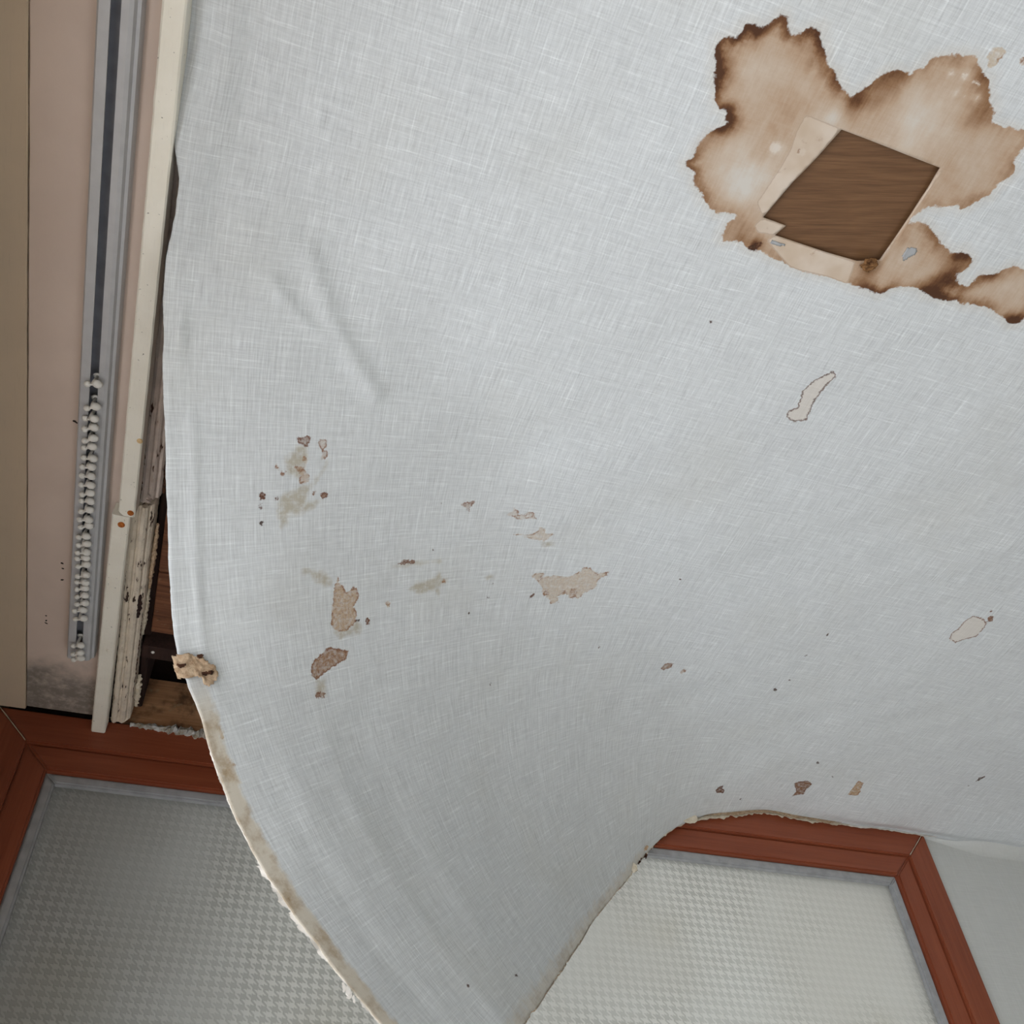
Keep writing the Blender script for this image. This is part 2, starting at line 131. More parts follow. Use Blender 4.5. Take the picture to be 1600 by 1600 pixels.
SMALL=[[0.8,0.7,[[2297,-6950],[2315,-6977],[2356,-6959],[2420,-6981],[2449,-6970],[2445,-6908],[2428,-6859],[2387,-6869],[2360,-6898],[2311,-6905]]],[0.5,0.45,[[2550,-6903],[2563,-6950],[2646,-6961],[2658,-6883],[2622,-6843],[2677,-6797],[2671,-6766],[2631,-6726],[2598,-6710],[2601,-6788],[2606,-6827],[2561,-6873]]],[0.5,0.6,[[2056,-6668],[2087,-6691],[2109,-6654],[2097,-6631],[2122,-6605],[2179,-6594],[2180,-6560],[2140,-6549],[2112,-6579],[2078,-6624]]],[0.45,0.6,[[2270,-6647],[2291,-6670],[2325,-6650],[2374,-6655],[2401,-6617],[2408,-6578],[2463,-6555],[2482,-6509],[2433,-6471],[2357,-6464],[2331,-6495],[2360,-6533],[2352,-6586],[2293,-6609]]],[0.35,0.4,[[2369,-6754],[2401,-6770],[2433,-6724],[2432,-6663],[2399,-6663],[2379,-6724]]],[0.9,1,[[1957,-6337],[1940,-6306],[1904,-6299],[1874,-6321],[1878,-6354],[1902,-6383],[1943,-6371]]],[1,1,[[1911,-6242],[1904,-6231],[1890,-6226],[1880,-6237],[1881,-6249],[1891,-6254],[1903,-6252]]],[1,1,[[1913,-6215],[1908,-6204],[1894,-6204],[1884,-6211],[1886,-6222],[1893,-6232],[1906,-6226]]],[0.9,1,[[2047,-6307],[2068,-6334],[2096,-6315],[2108,-6295],[2064,-6289]]],[0.6,0.8,[[2510,-6345],[2522,-6389],[2553,-6368],[2534,-6325]]],[0.8,0.9,[[2606,-6343],[2654,-6361],[2708,-6341],[2704,-6317],[2653,-6290],[2622,-6303]]],[1.2,1,[[1927,-6060],[1916,-6044],[1895,-6035],[1874,-6051],[1881,-6071],[1896,-6085],[1920,-6081]]],[0.45,0.85,[[2745,-4860],[2769,-4904],[2770,-5001],[2803,-5125],[2802,-5254],[2838,-5307],[2868,-5385],[2893,-5301],[2936,-5272],[2971,-5202],[3015,-5197],[3085,-5238],[3099,-5270],[3136,-5191],[3176,-5128],[3124,-5069],[3071,-5018],[3120,-4953],[3121,-4854],[3080,-4794],[3015,-4771],[2929,-4743],[2846,-4748],[2788,-4789]]],[0.85,1,[[3256,-4834],[3285,-4850],[3337,-4798],[3302,-4761],[3270,-4766]]],[1.2,1,[[3171,-4847],[3155,-4836],[3134,-4829],[3115,-4845],[3119,-4863],[3137,-4872],[3159,-4864]]],[0.7,0.6,[[3695,-5447],[3768,-5449],[3815,-5498],[3912,-5481],[3985,-5484],[4001,-5438],[3938,-5435],[3800,-5441]]],[0.6,0.5,[[4551,-6163],[4611,-6206],[4692,-6211],[4754,-6240],[4737,-6164],[4684,-6142],[4694,-6045],[4651,-6131]]],[0.4,0.35,[[5247,-6054],[5314,-6104],[5334,-6158],[5391,-6121],[5418,-6064],[5524,-6060],[5531,-6113],[5612,-6111],[5689,-6013],[5572,-6016],[5441,-5983],[5337,-6024],[5276,-6033]]],[0.35,0.5,[[5417,-5772],[5473,-5785],[5645,-5768],[5768,-5835],[5781,-5905],[5845,-5891],[5896,-5807],[6008,-5829],[5974,-5750],[5912,-5683],[5809,-5702],[5671,-5721],[5531,-5752]]],[0.5,0.9,[[4509,-5156],[4497,-5136],[4469,-5125],[4444,-5149],[4444,-5173],[4461,-5193],[4497,-5184]]],[0.3,0.8,[[3645,-4972],[3628,-4951],[3593,-4937],[3572,-4969],[3557,-5001],[3594,-5012],[3628,-4997]]],[0.33,0.6,[[5873,-5150],[5961,-5199],[6069,-5174],[6097,-5123],[6228,-5149],[6462,-5128],[6623,-5244],[6623,-5313],[6749,-5310],[6881,-5224],[7026,-5299],[7023,-5211],[6931,-5158],[6944,-4988],[6781,-4868],[6757,-4786],[6570,-4798],[6523,-4864],[6382,-4813],[6450,-4721],[6310,-4700],[6258,-4791],[6154,-4833],[6089,-4973],[5996,-5074]]],[0.7,0.9,[[7037,-5256],[7036,-5228],[7013,-5220],[6987,-5235],[6971,-5266],[6990,-5282],[7016,-5285]]],[0.5,0.8,[[6231,-4868],[6224,-4832],[6185,-4829],[6140,-4848],[6144,-4887],[6162,-4910],[6205,-4910]]],[0.5,0.8,[[6501,-4891],[6493,-4863],[6466,-4853],[6436,-4876],[6418,-4910],[6440,-4932],[6476,-4918]]],[0.55,0.8,[[6704,-4880],[6697,-4811],[6630,-4802],[6559,-4840],[6549,-4909],[6578,-4959],[6652,-4949]]],[0.5,0.7,[[6092,-5123],[6084,-5088],[6049,-5074],[6018,-5109],[6006,-5140],[6024,-5166],[6063,-5158]]],[0.9,1,[[5927,-4794],[5962,-4866],[6013,-4871],[5999,-4822]]],[1.0,-0.6,[[8135,-8422],[8243,-8503],[8175,-8730],[8226,-8919],[8380,-9106],[8464,-9055],[8416,-8897],[8402,-8648],[8459,-8363],[8312,-8300],[8184,-8335]]],[0.7,-0.6,[[12807,-5234],[12739,-5362],[12781,-5488],[12770,-5656],[12832,-5813],[12996,-5800],[13141,-5725],[13174,-5591],[13170,-5416],[13015,-5288],[12945,-5199]]],[0.7,0.9,[[13188,-5823],[13201,-5776],[13171,-5761],[13120,-5773],[13082,-5826],[13088,-5868],[13137,-5875]]],[0.8,1,[[13053,-5977],[13066,-5954],[13051,-5943],[13023,-5954],[13004,-5980],[13010,-5998],[13032,-6002]]],[0.7,0.8,[[8659,-3488],[8665,-3593],[8820,-3626],[8821,-3528],[8726,-3450]]],[0.5,0.6,[[9009,-3442],[9052,-3534],[9103,-3486],[9053,-3392]]],[0.95,1,[[10996,-643],[11024,-700],[11105,-755],[11108,-692],[11205,-621],[11202,-546],[11043,-576]]],[0.8,1,[[12622,-626],[12619,-791],[12453,-996],[12501,-1087],[12656,-1163],[12784,-1073],[12756,-905],[12794,-750],[12681,-682]]],[0.45,1,[[13600,-963],[13584,-1221],[13586,-1383],[13710,-1332],[13808,-987]]],[1.1,1,[[15803,-1842],[15788,-2000],[15890,-2065],[15849,-1918]]],[1,1,[[15761,-1733],[15770,-1713],[15764,-1698],[15738,-1712],[15723,-1737],[15723,-1754],[15742,-1752]]],[0.65,0.95,[[2382,-4340],[2423,-4490],[2692,-4602],[2969,-4511],[2918,-4431],[2700,-4367],[2443,-4285]]],[0.7,0.7,[[2382,-4097],[2425,-4145],[2553,-4119],[2519,-4068]]],[0.25,0.9,[[1056,-4106],[1073,-4114],[1110,-4057],[1102,-3963],[1075,-3940],[1061,-4021]]],[0.45,0.8,[[1054,-3808],[1085,-3812],[1092,-3738],[1149,-3680],[1094,-3671],[1066,-3745]]],[0.4,0.5,[[938,-3675],[989,-3696],[1058,-3688],[1073,-3587],[1059,-3524],[979,-3538],[997,-3610]]],[1.2,1,[[1042,-3639],[1026,-3629],[1007,-3630],[996,-3644],[1002,-3660],[1021,-3665],[1033,-3653]]],[0.3,0.8,[[7613,-12590],[7612,-12585],[7608,-12583],[7602,-12584],[7598,-12588],[7602,-12592],[7607,-12593]]],[0.25,0.7,[[7949,-12657],[7940,-12737],[8006,-12782],[8086,-12762],[8079,-12687],[8062,-12609],[8006,-12581]]],[0.4,0.6,[[8339,-12748],[8339,-12720],[8317,-12698],[8271,-12707],[8255,-12738],[8266,-12764],[8305,-12772]]],[1.1,0.9,[[4280,-6200],[4279,-6188],[4266,-6187],[4254,-6194],[4252,-6206],[4262,-6210],[4274,-6211]]],[1.1,0.9,[[4597,-6323],[4592,-6317],[4585,-6313],[4577,-6319],[4575,-6327],[4581,-6332],[4591,-6332]]],[1.1,0.9,[[4254,-5588],[4251,-5579],[4240,-5580],[4231,-5585],[4231,-5593],[4236,-5600],[4248,-5598]]],[1.1,0.9,[[5303,-5058],[5297,-5047],[5283,-5044],[5272,-5055],[5267,-5067],[5279,-5072],[5291,-5069]]],[1.1,0.9,[[5267,-4875],[5264,-4858],[5244,-4858],[5229,-4871],[5225,-4886],[5237,-4897],[5255,-4888]]],[1.1,0.9,[[4958,-4684],[4957,-4669],[4937,-4672],[4924,-4682],[4921,-4695],[4931,-4708],[4952,-4699]]],[1.1,0.9,[[5421,-3649],[5414,-3642],[5400,-3641],[5385,-3649],[5388,-3661],[5400,-3666],[5417,-3661]]],[1.1,0.9,[[5420,-3616],[5413,-3609],[5400,-3610],[5387,-3617],[5390,-3626],[5400,-3633],[5413,-3625]]],[1.1,0.9,[[7398,-3924],[7391,-3909],[7376,-3900],[7358,-3917],[7352,-3935],[7360,-3949],[7381,-3940]]],[1.1,0.9,[[8137,-5360],[8142,-5338],[8126,-5335],[8111,-5343],[8100,-5362],[8109,-5373],[8122,-5373]]],[1.1,0.9,[[9650,-3595],[9656,-3576],[9645,-3568],[9628,-3578],[9616,-3599],[9625,-3610],[9638,-3614]]],[1.1,0.9,[[12543,-1721],[12553,-1691],[12538,-1679],[12510,-1694],[12491,-1727],[12495,-1751],[12520,-1747]]],[1.1,0.9,[[13035,-1396],[13045,-1375],[13034,-1366],[13016,-1380],[12999,-1401],[13007,-1413],[13021,-1413]]],[1.1,0.9,[[11696,-353],[11699,-327],[11677,-327],[11653,-338],[11640,-366],[11647,-389],[11676,-381]]],[1.1,0.9,[[10896,-4823],[10897,-4803],[10886,-4794],[10866,-4803],[10849,-4825],[10855,-4844],[10875,-4843]]],[1.1,0.9,[[10767,-3422],[10763,-3392],[10751,-3372],[10720,-3391],[10696,-3426],[10705,-3454],[10735,-3450]]],[1.1,0.9,[[10863,-3701],[10863,-3681],[10856,-3663],[10832,-3679],[10815,-3704],[10824,-3721],[10843,-3718]]],[1.1,0.9,[[10815,-4297],[10816,-4280],[10807,-4271],[10790,-4279],[10782,-4298],[10783,-4313],[10799,-4315]]],[1.1,0.9,[[6691,-9289],[6694,-9270],[6678,-9263],[6663,-9273],[6653,-9287],[6660,-9299],[6676,-9303]]],[1.1,0.9,[[3414,-385],[3384,-381],[3356,-391],[3345,-404],[3363,-416],[3397,-409],[3427,-398]]],[1.1,0.9,[[2430,-683],[2406,-678],[2383,-687],[2375,-700],[2394,-706],[2419,-708],[2440,-696]]],[1.1,0.9,[[994,-2327],[973,-2319],[957,-2326],[952,-2338],[959,-2351],[981,-2355],[997,-2344]]],[1.15,0.9,[[6757,-10268],[6761,-10224],[6722,-10211],[6679,-10221],[6657,-10261],[6680,-10291],[6719,-10294]]],[1.1,0.9,[[6785,-10313],[6781,-10292],[6765,-10279],[6741,-10288],[6725,-10310],[6733,-10335],[6764,-10334]]],[1.1,0.9,[[6692,-10227],[6700,-10206],[6679,-10202],[6661,-10207],[6653,-10224],[6661,-10237],[6679,-10245]]],[0.1,-0.9,[[7876,-12460],[7876,-12435],[7852,-12427],[7819,-12426],[7799,-12452],[7818,-12471],[7847,-12478]]],[0.1,-0.8,[[7728,-12441],[7728,-12425],[7713,-12415],[7691,-12419],[7674,-12436],[7690,-12449],[7709,-12452]]],[0.1,-0.8,[[7988,-12441],[7985,-12427],[7972,-12421],[7952,-12420],[7943,-12436],[7949,-12450],[7969,-12450]]],[0.1,-0.8,[[8046,-12438],[8051,-12422],[8034,-12416],[8015,-12420],[8002,-12434],[8009,-12449],[8030,-12447]]],[0.1,-0.8,[[7881,-12292],[7880,-12279],[7869,-12272],[7851,-12273],[7845,-12287],[7845,-12303],[7866,-12303]]],[0.1,-0.8,[[7972,-12294],[7968,-12281],[7960,-12271],[7944,-12279],[7934,-12289],[7938,-12301],[7955,-12302]]],[0.1,-0.8,[[8113,-12320],[8114,-12303],[8100,-12289],[8076,-12299],[8066,-12315],[8069,-12331],[8093,-12332]]],[0.2,-0.7,[[6455,-11305],[6454,-11264],[6422,-11228],[6360,-11245],[6337,-11297],[6358,-11344],[6418,-11346]]],[0.35,-0.4,[[6713,-11343],[6718,-11307],[6682,-11294],[6639,-11297],[6627,-11335],[6646,-11359],[6681,-11369]]]]
FAINT=[[[2158,-6721],[2267,-6813],[2296,-6889],[2411,-6877],[2437,-6724],[2379,-6540],[2350,-6449],[2519,-6462],[2675,-6711],[2679,-6664],[2585,-6508],[2487,-6416],[2456,-6323],[2424,-6262],[2632,-6287],[2530,-6197],[2376,-6125],[2240,-6131],[2207,-6011],[2123,-5986],[2073,-6139],[2088,-6258],[2169,-6361],[2318,-6403],[2314,-6510],[2180,-6587]],[[2785,-4757],[3015,-4771],[3124,-4829],[3193,-4744],[3166,-4666],[2944,-4684],[2856,-4649]],[[2383,-5513],[2419,-5525],[2464,-5513],[2630,-5489],[2800,-5367],[2779,-5297],[2682,-5284],[2571,-5360],[2463,-5466],[2408,-5456]],[[5844,-5667],[6026,-5704],[6090,-5619],[5891,-5595]],[[3935,-5121],[4028,-5202],[4353,-5222],[4357,-5285],[4395,-5281],[4409,-5217],[4522,-5186],[4504,-5124],[4404,-5113],[4422,-4943],[4346,-5056],[4066,-5045]],[[3620,-5431],[4369,-5462],[4399,-5428],[3766,-5398]],[[5114,-5161],[5198,-5190],[5312,-5138],[5159,-5131]],[[2443,-4285],[2603,-4276],[2540,-4071],[2393,-4101]],[[3125,-337],[5280,-290],[5880,236],[3039,8],[2571,-97]],[[7877,-98],[8809,8],[8847,-137],[8486,-381],[7439,-308],[7063,-106]]]
BLOBS=[[6155,-10967,412,-0.75],[6329,-10778,248,-0.5],[5960,-11889,412,-0.1],[6172,-11764,220,0.18],[5518,-11813,165,0.25],[5834,-11352,192,0.35],[6285,-11195,192,0.4],[6409,-11291,82,-0.9],[6673,-11314,124,0.35],[7514,-12050,412,-0.3],[7820,-11830,440,-0.3],[8183,-12169,220,0.55],[8056,-12480,165,0.35],[7159,-12050,248,0.45],[6975,-11905,165,0.4],[7849,-12447,60,-0.9],[7706,-12434,50,-0.8],[8077,-12313,55,-0.8],[7861,-12290,44,-0.8],[7185,-12240,165,0.3],[7283,-12281,82,0.2],[8623,-11650,330,-0.05],[8914,-10416,192,0.75],[8953,-10570,165,0.5],[8059,-10442,220,0.45],[7571,-10323,330,-0.25],[8097,-10201,165,0.4],[8505,-10630,275,-0.1],[8959,-10766,138,0.35],[9605,-10535,385,-0.1],[10068,-10332,110,0.6],[6721,-10283,110,1.0],[6535,-10385,165,0.35],[8176,-11114,138,-0.6],[6699,-11575,165,-0.2],[6812,-11722,110,-0.8],[6276,-12255,220,0.1],[8384,-10703,124,-0.35],[9463,-10722,110,0.4]]
RINGS=[[5488,-11804,412,1.0],[5586,-12198,358,1.0],[5893,-12353,275,0.8],[6276,-12336,275,0.9],[6634,-12057,220,0.7],[5784,-11403,220,0.9],[5649,-10883,248,0.7],[5943,-10636,248,0.4],[6939,-12003,220,0.5],[7147,-12260,248,0.3],[7573,-12549,330,0.3],[8038,-12538,248,0.3],[8885,-11851,248,0.2],[8690,-11372,248,0.3],[8376,-11226,165,0.2],[8509,-10955,248,0.5],[9005,-10862,192,0.7],[9005,-10328,330,0.9],[8313,-10180,220,0.8],[9407,-10677,220,0.5],[9579,-10367,248,0.5],[10097,-10295,165,0.8],[7390,-10158,248,0.05]]
PTS={"patch":[[849,-4856],[879,-4837],[955,-4855],[1012,-4838],[1067,-4808],[1128,-4802],[1161,-4734],[1199,-4689],[1245,-4667],[1243,-4618],[1244,-4556],[1196,-4516],[1142,-4478],[1083,-4466],[1047,-4511],[1043,-4574],[987,-4598],[899,-4597],[813,-4565],[820,-4670],[836,-4782]],"pholes":[[893,-4721],[1083,-4602],[1145,-4601],[1092,-4785]],"tuft":[841,-1297],"flap":[10599,-41],"tat":[8438,-35],"tat2":[9084,-93],"knob":[7994,-10472],"plaster":[[6844,-10390],[6945,-10401],[7056,-10377],[6965,-10330],[6867,-10330]],"plaster2":[[8303,-10644],[8312,-10755],[8437,-10783],[8464,-10712],[8365,-10583]],"crease":[[1862,-8550],[2309,-8145],[2501,-8060]],"crease2":[[2183,-8868],[2513,-8284],[2744,-7979],[3160,-7506]]}


# ---------------------------------------------------------------- materials
def mat_paper(marks):
    n = N('stained_linen_textured_lining' if marks else 'linen_textured_lining')
    p = n.attr('flat', 'Vector')
    sep = n.nd('ShaderNodeSeparateXYZ'); n.put(sep.inputs[0], p); u, v = sep.outputs[0], sep.outputs[1]
    # woven relief: long fibres both ways, plus brighter slubs
    wv = n.noise(p, 1.0, 2.0, 0.65, (420, 16, 1)); wh = n.noise(p, 1.0, 2.0, 0.65, (16, 420, 1))
    fv = n.noise(p, 1.0, 1.0, 0.5, (900, 60, 1)); fh = n.noise(p, 1.0, 1.0, 0.5, (60, 900, 1))
    jit = n.noise(p, 1.0, 2.0, 0.5, (120, 3, 1))
    st = n.ma('SINE', n.add(n.mul(u, 6.2832 / 0.0031), n.mul(jit, 16)))
    slv = n.ss(wv, 0.60, 0.72); slh = n.ss(wh, 0.60, 0.72)
    dk = n.ss(n.noise(p, 1.0, 2.0, 0.6, (300, 26, 2)), 0.60, 0.72)
    patch = n.ss(n.noise(p, 14.0, 1.0), 0.35, 0.65)
    hgt = n.add(n.add(n.mul(n.sub(wv, .5), 1.1), n.mul(n.sub(wh, .5), 0.9)), n.add(n.mul(n.sub(fv, .5), .8), n.mul(n.sub(fh, .5), .6)))
    hgt = n.add(hgt, n.mul(n.mul(st, patch), 0.10))
    lum = n.add(1.0, n.mul(hgt, 0.36))
    lum = n.add(lum, n.add(n.mul(slh, 0.10), n.mul(slv, 0.06)))
    lum = n.sub(lum, n.mul(dk, 0.10))
    base = n.mix(1.0, L(216, 220, 222), lum, 'MULTIPLY')
    # faint yellowing patches
    base = n.mix(n.mul(n.ss(n.noise(p, 5.0, 3.0), .5, .75), .12), base, L(196, 192, 176))
    if not marks:
        a = n.pbr(base, .75, None, .25)
        tr = n.nd('ShaderNodeBsdfTranslucent'); n.put(tr.inputs[0], n.mix(1.0, base, L(245, 225, 200), 'MULTIPLY'))
        return n.end(n.mixsh(.05, a, tr.outputs[0]))
    # peeled backing paper
    n1 = n.noise(p, 70.0, 3.0, .6); n2 = n.noise(p, 260.0, 2.0, .6); n3 = n.noise(p, 18.0, 3.0, .55); n4 = n.noise(p, 45.0, 4.0, .65)
    c1, c2 = n.sub(n1, .5), n.sub(n2, .5)
    # faint smears
    fd = n.add(n.attr('sd_faint'), n.mul(c1, .012))
    fm = n.mul(n.ss(fd, -.003, .005), n.ss(n.noise(p, 120.0, 4.0, .7), .30, .62, .25, .75))
    base = n.mix(fm, base, L(176, 166, 142))
    # big brown water stain
    d = n.add(n.attr('sd_big'), n.add(n.mul(c1, .011), n.mul(c2, .005)))
    m = n.ss(d, -.0012, .0012)
    halo = n.mul(n.ss(d, -.014, .0), .22)
    ringn = n.attr('ring')
    ring = n.mul(n.ss(d, .0, n.add(.007, n.mul(n4, .012)), 1.0, 0.0), ringn)
    ring2 = n.mul(n.ss(d, .0, .028, 1.0, 0.0), n.add(n.mul(ringn, .28), .08))
    str_ = n.noise(p, 1.0, 4.0, .65, (150, 22, 1))
    amt = n.add(n.add(.34, n.attr('tone')), n.add(n.mul(n.sub(n3, .5), .55), n.mul(n.sub(str_, .5), .26)))
    amt = n.add(n.add(amt, n.mul(n.sub(n4, .5), .30)), n.add(n.mul(ring, .45), ring2))
    amt = n.add(amt, n.mul(hgt, .07))
    scol = n.ramp(amt, [(0.0, L(214, 209, 201)), (0.22, L(206, 189, 171)), (0.45, L(188, 161, 136)), (0.68, L(152, 117, 87)), (0.86, L(112, 76, 50)), (1.0, L(86, 56, 38))])
    base = n.mix(halo, base, L(206, 192, 170))
    base = n.mix(m, base, scol)
    # bare backing where the top layer is peeled
    pd = n.add(n.attr('sd_peel'), n.mul(c2, .0016))
    pm = n.ss(pd, -.0006, .0006)
    peel = n.mix(n.ss(n3, .35, .7), L(220, 206, 191), L(202, 182, 160))
    peel = n.mix(n.mul(n.ss(n4, .62, .75), .5), peel, L(160, 120, 92))
    pe = n.mul(n.ss(n.ma('ABSOLUTE', n.sub(pd, .0006)), 0, .0011, 1, 0), .4)
    base = n.mix(pm, base, peel); base = n.mix(pe, base, L(150, 120, 96))
    # small drips with dark rims
    sd = n.add(n.attr('sd_small'), n.add(n.mul(c2, .0034), n.mul(n.sub(n.noise(p, 130.0, 3.0, .6), .5), .0050)))
    sm = n.ss(sd, -.0009, .0012)
    dark = n.attr('sm_dark'); fill = n.attr('sm_fill')
    rim = n.mul(n.ss(sd, .0004, .0028, 1.0, 0.0), sm)
    mott = n.ss(n.noise(p, 190.0, 5.0, .7), .30, .60, .45, 1.0)
    blot = n.ss(n.noise(p, 330.0, 3.0, .7), .50, .66)
    fcol = n.ramp(n.add(n.mul(dark, .8), n.mul(blot, .18)), [(0.0, L(204, 190, 160)), (.3, L(192, 164, 128)), (.5, L(158, 122, 90)), (.75, L(118, 78, 54)), (.95, L(58, 40, 30))])
    base = n.mix(n.mul(n.mul(sm, mott), n.ma('MAXIMUM', fill, 0.0)), base, fcol)
    base = n.mix(n.mul(sm, n.ma('MAXIMUM', n.mul(fill, -1.0), 0.0)), base, L(222, 212, 200))
    rcol = n.ramp(n.add(n.mul(dark, .8), n.mul(n.sub(n4, .5), .5)), [(0.0, L(170, 138, 104)), (.4, L(134, 88, 60)), (.8, L(84, 50, 36)), (1.0, L(44, 30, 24))])
    base = n.mix(n.mul(rim, n.ss(n.add(n.noise(p, 110.0, 2.0), n.mul(n.sub(dark, .4), .42)), .44, .58)), base, rcol)
    # soiled border where the sheet was glued to the moulding
    ed = n.add(n.attr('edge'), n.mul(c1, .016))
    em = n.mul(n.ss(ed, .014, .022, 1.0, 0.0), n.attr('edge_w'))
    ed2 = n.add(n.attr('edge2'), n.mul(c1, .03))
    em = n.ma('MAXIMUM', em, n.mul(n.ss(ed2, .006, .024, .6, 0.0), n.attr('edge2_w')))
    ecol = n.mix(n.ss(n4, .4, .68), L(216, 206, 188), L(176, 154, 122))
    base = n.mix(n.mul(em, .85), base, ecol)
    a = n.pbr(base, .75, None, .25)
    tr = n.nd('ShaderNodeBsdfTranslucent'); n.put(tr.inputs[0], n.mix(1.0, base, L(245, 225, 200), 'MULTIPLY'))
    return n.end(n.mixsh(.05, a, tr.outputs[0]))

def mat_paint(name, col, col2=None, rough=.55, spots=0.0, spec=.3, scale=30, bump=.15):
    n = N(name); p = n.obj()
    f = n.ss(n.noise(p, scale, 4.0, .6), .35, .7)
    c = n.mix(n.mul(f, .6), col, col2 or tuple(min(1, k * .86) for k in col[:3]) + (1,))
    g = n.noise(p, 1.0, 3.0, .6, (500, 40, 500))
    c = n.mix(n.mul(n.ss(g, .55, .75), .18), c, tuple(k * .7 for k in col[:3]) + (1,))
    if spots:
        s = n.ss(n.noise(p, 220.0, 3.0, .6), .70 - spots * .06, .74)
        c = n.mix(n.mul(s, .8), c, L(70, 52, 42))
    b = n.bump(n.add(n.noise(p, 180.0, 3.0), n.mul(g, .5)), bump, .002)
    return n.end(n.pbr(c, rough, b, spec))
def mat_chipped(name, col, under, amount, spread=(60, 12, 60)):
    n = N(name); p = n.obj()
    c = n.mix(n.ss(n.noise(p, 40.0, 4.0, .6), .35, .7), col, tuple(k * .82 for k in col[:3]) + (1,))
    ch = n.noise(p, 1.0, 4.0, .7, spread)
    mk = n.ss(ch, 1 - amount - .012, 1 - amount + .012)
    c = n.mix(n.mul(n.ss(ch, 1 - amount - .06, 1 - amount), .35), c, L(150, 120, 95))
    c = n.mix(mk, c, under)
    st = n.ss(n.noise(p, 1.0, 3.0, .6, (300, 14, 300)), .62, .72)
    c = n.mix(n.mul(st, .3), c, L(140, 112, 92))
    return n.end(n.pbr(c, .6, n.bump(n.sub(n.noise(p, 150., 3.), n.mul(mk, 1.2)), .35, .0025), .25))
def mat_wood(name, a, b, axis=0, rough=.55, scale=1.0, dirt=0.0, dark=(40, 26, 20), spec=.3):
    n = N(name); p = n.obj()
    s = [90 * scale] * 3; s[axis] = 5 * scale
    s2 = [420 * scale] * 3; s2[axis] = 14 * scale
    g = n.noise(p, 1.0, 5.0, .65, tuple(s)); g2 = n.noise(p, 1.0, 3.0, .6, tuple(s2))
    f = n.add(n.mul(g, .6), n.mul(g2, .4))
    c = n.ramp(f, [(.28, L(*dark)), (.42, b), (.60, a), (.78, tuple(min(1, k * 1.35) for k in a[:3]) + (1,))])
    if dirt:
        dm = n.ss(n.noise(p, 26.0, 4.0, .65), .6 - dirt * .2, .72)
        c = n.mix(n.mul(dm, .75), c, L(52, 42, 32))
        lm = n.ss(n.noise(p, 55.0, 4.0, .65), .60, .72); c = n.mix(n.mul(lm, dirt * .7), c, L(176, 156, 122))
    return n.end(n.pbr(c, rough, n.bump(f, .3, .0012), spec))
def mat_plain(name, col, rough=.5, spec=.4, nscale=60., var=.12, **kw):
    n = N(name); p = n.obj()
    c = n.mix(n.ss(n.noise(p, nscale, 3.0), .3, .7), col, tuple(k * (1 - var * 1.6) for k in col[:3]) + (1,))
    return n.end(n.pbr(c, rough, n.bump(n.noise(p, nscale * 4, 2.0), .08, .001), spec, **kw))
def mat_wallpaper(name, col):
    n = N(name); p = n.obj()
    h = n.add(n.noise(p, 1.0, 3.0, .6, (300, 300, 22)), n.noise(p, 1.0, 3.0, .6, (22, 22, 300)))
    c = n.mix(1.0, col, n.add(.86, n.mul(h, .14)), 'MULTIPLY')
    return n.end(n.pbr(c, .75, n.bump(h, .25, .001), .2))
def mat_flat(name, col):
    n = N(name); c = n.mix(n.noise(n.obj(), 8.0, 1.0), col, tuple(k * .92 for k in col[:3]) + (1,))
    d = n.nd('ShaderNodeBsdfDiffuse'); n.put(d.inputs[0], c); return n.end(d.outputs[0])
def mat_crumb(name, a, b, scale=120.):
    n = N(name); p = n.obj()
    f = n.noise(p, scale, 5.0, .7)
    return n.end(n.pbr(n.ramp(f, [(.35, a), (.62, b)]), .9, n.bump(f, .6, .003), .1))
def mat_glass():
    # obscured pane: houndstooth relief, greyed with dust
    n = N('houndstooth_obscured_glass'); p = n.obj()
    sep = n.nd('ShaderNodeSeparateXYZ'); n.put(sep.inputs[0], p)
    T = 0.00186
    wob = n.mul(n.sub(n.noise(p, 40.0, 2.0), .5), .9)
    a = n.add(n.ma('DIVIDE', sep.outputs[0], T), wob); b = n.add(n.ma('DIVIDE', sep.outputs[2], T * .93), wob)
    a = n.add(a, 4000.0); b = n.add(b, 4000.0)
    def soft(x, period):   # 1 in the first half of the period, 0 in the second, softened
        t = n.ma('FRACT', n.ma('DIVIDE', x, period))
        return n.ss(n.ma('ABSOLUTE', n.sub(t, .5)), .21, .29, 0.0, 1.0)
    warp = soft(a, 8.0); weft = soft(b, 8.0); tw = soft(n.add(a, b), 4.0)
    hs = n.add(n.mul(tw, warp), n.mul(n.sub(1.0, tw), weft))
    clear = n.ss(n.noise(p, 2.6, 3.0, .55), .36, .60)      # dust veil that hides the relief in places
    clear = n.add(.18, n.mul(clear, .82))
    f = n.mul(n.sub(hs, .5), clear)
    c = n.mix(n.add(.5, n.mul(f, .66)), L(168, 168, 163), L(214, 213, 208))
    veil = n.ss(n.noise(p, 3.4, 4.0, .6), .42, .66)
    c = n.mix(n.mul(veil, .35), c, L(205, 206, 203))
    c = n.mix(n.mul(n.ss(n.noise(p, 4.1, 3.0), .55, .75), .25), c, L(176, 172, 158))
    sp = n.ss(n.noise(p, 160.0, 2.0), .76, .79); c = n.mix(n.mul(sp, .5), c, L(110, 108, 104))
    nrm = n.bump(n.mul(hs, clear), .6, .0015)
    sh = n.pbr(c, .42, nrm, .5)
    tr = n.nd('ShaderNodeBsdfTranslucent'); n.put(tr.inputs[0], c); n.put(tr.inputs['Normal'], nrm)
    return n.end(n.mixsh(.76, sh, tr.outputs[0]))

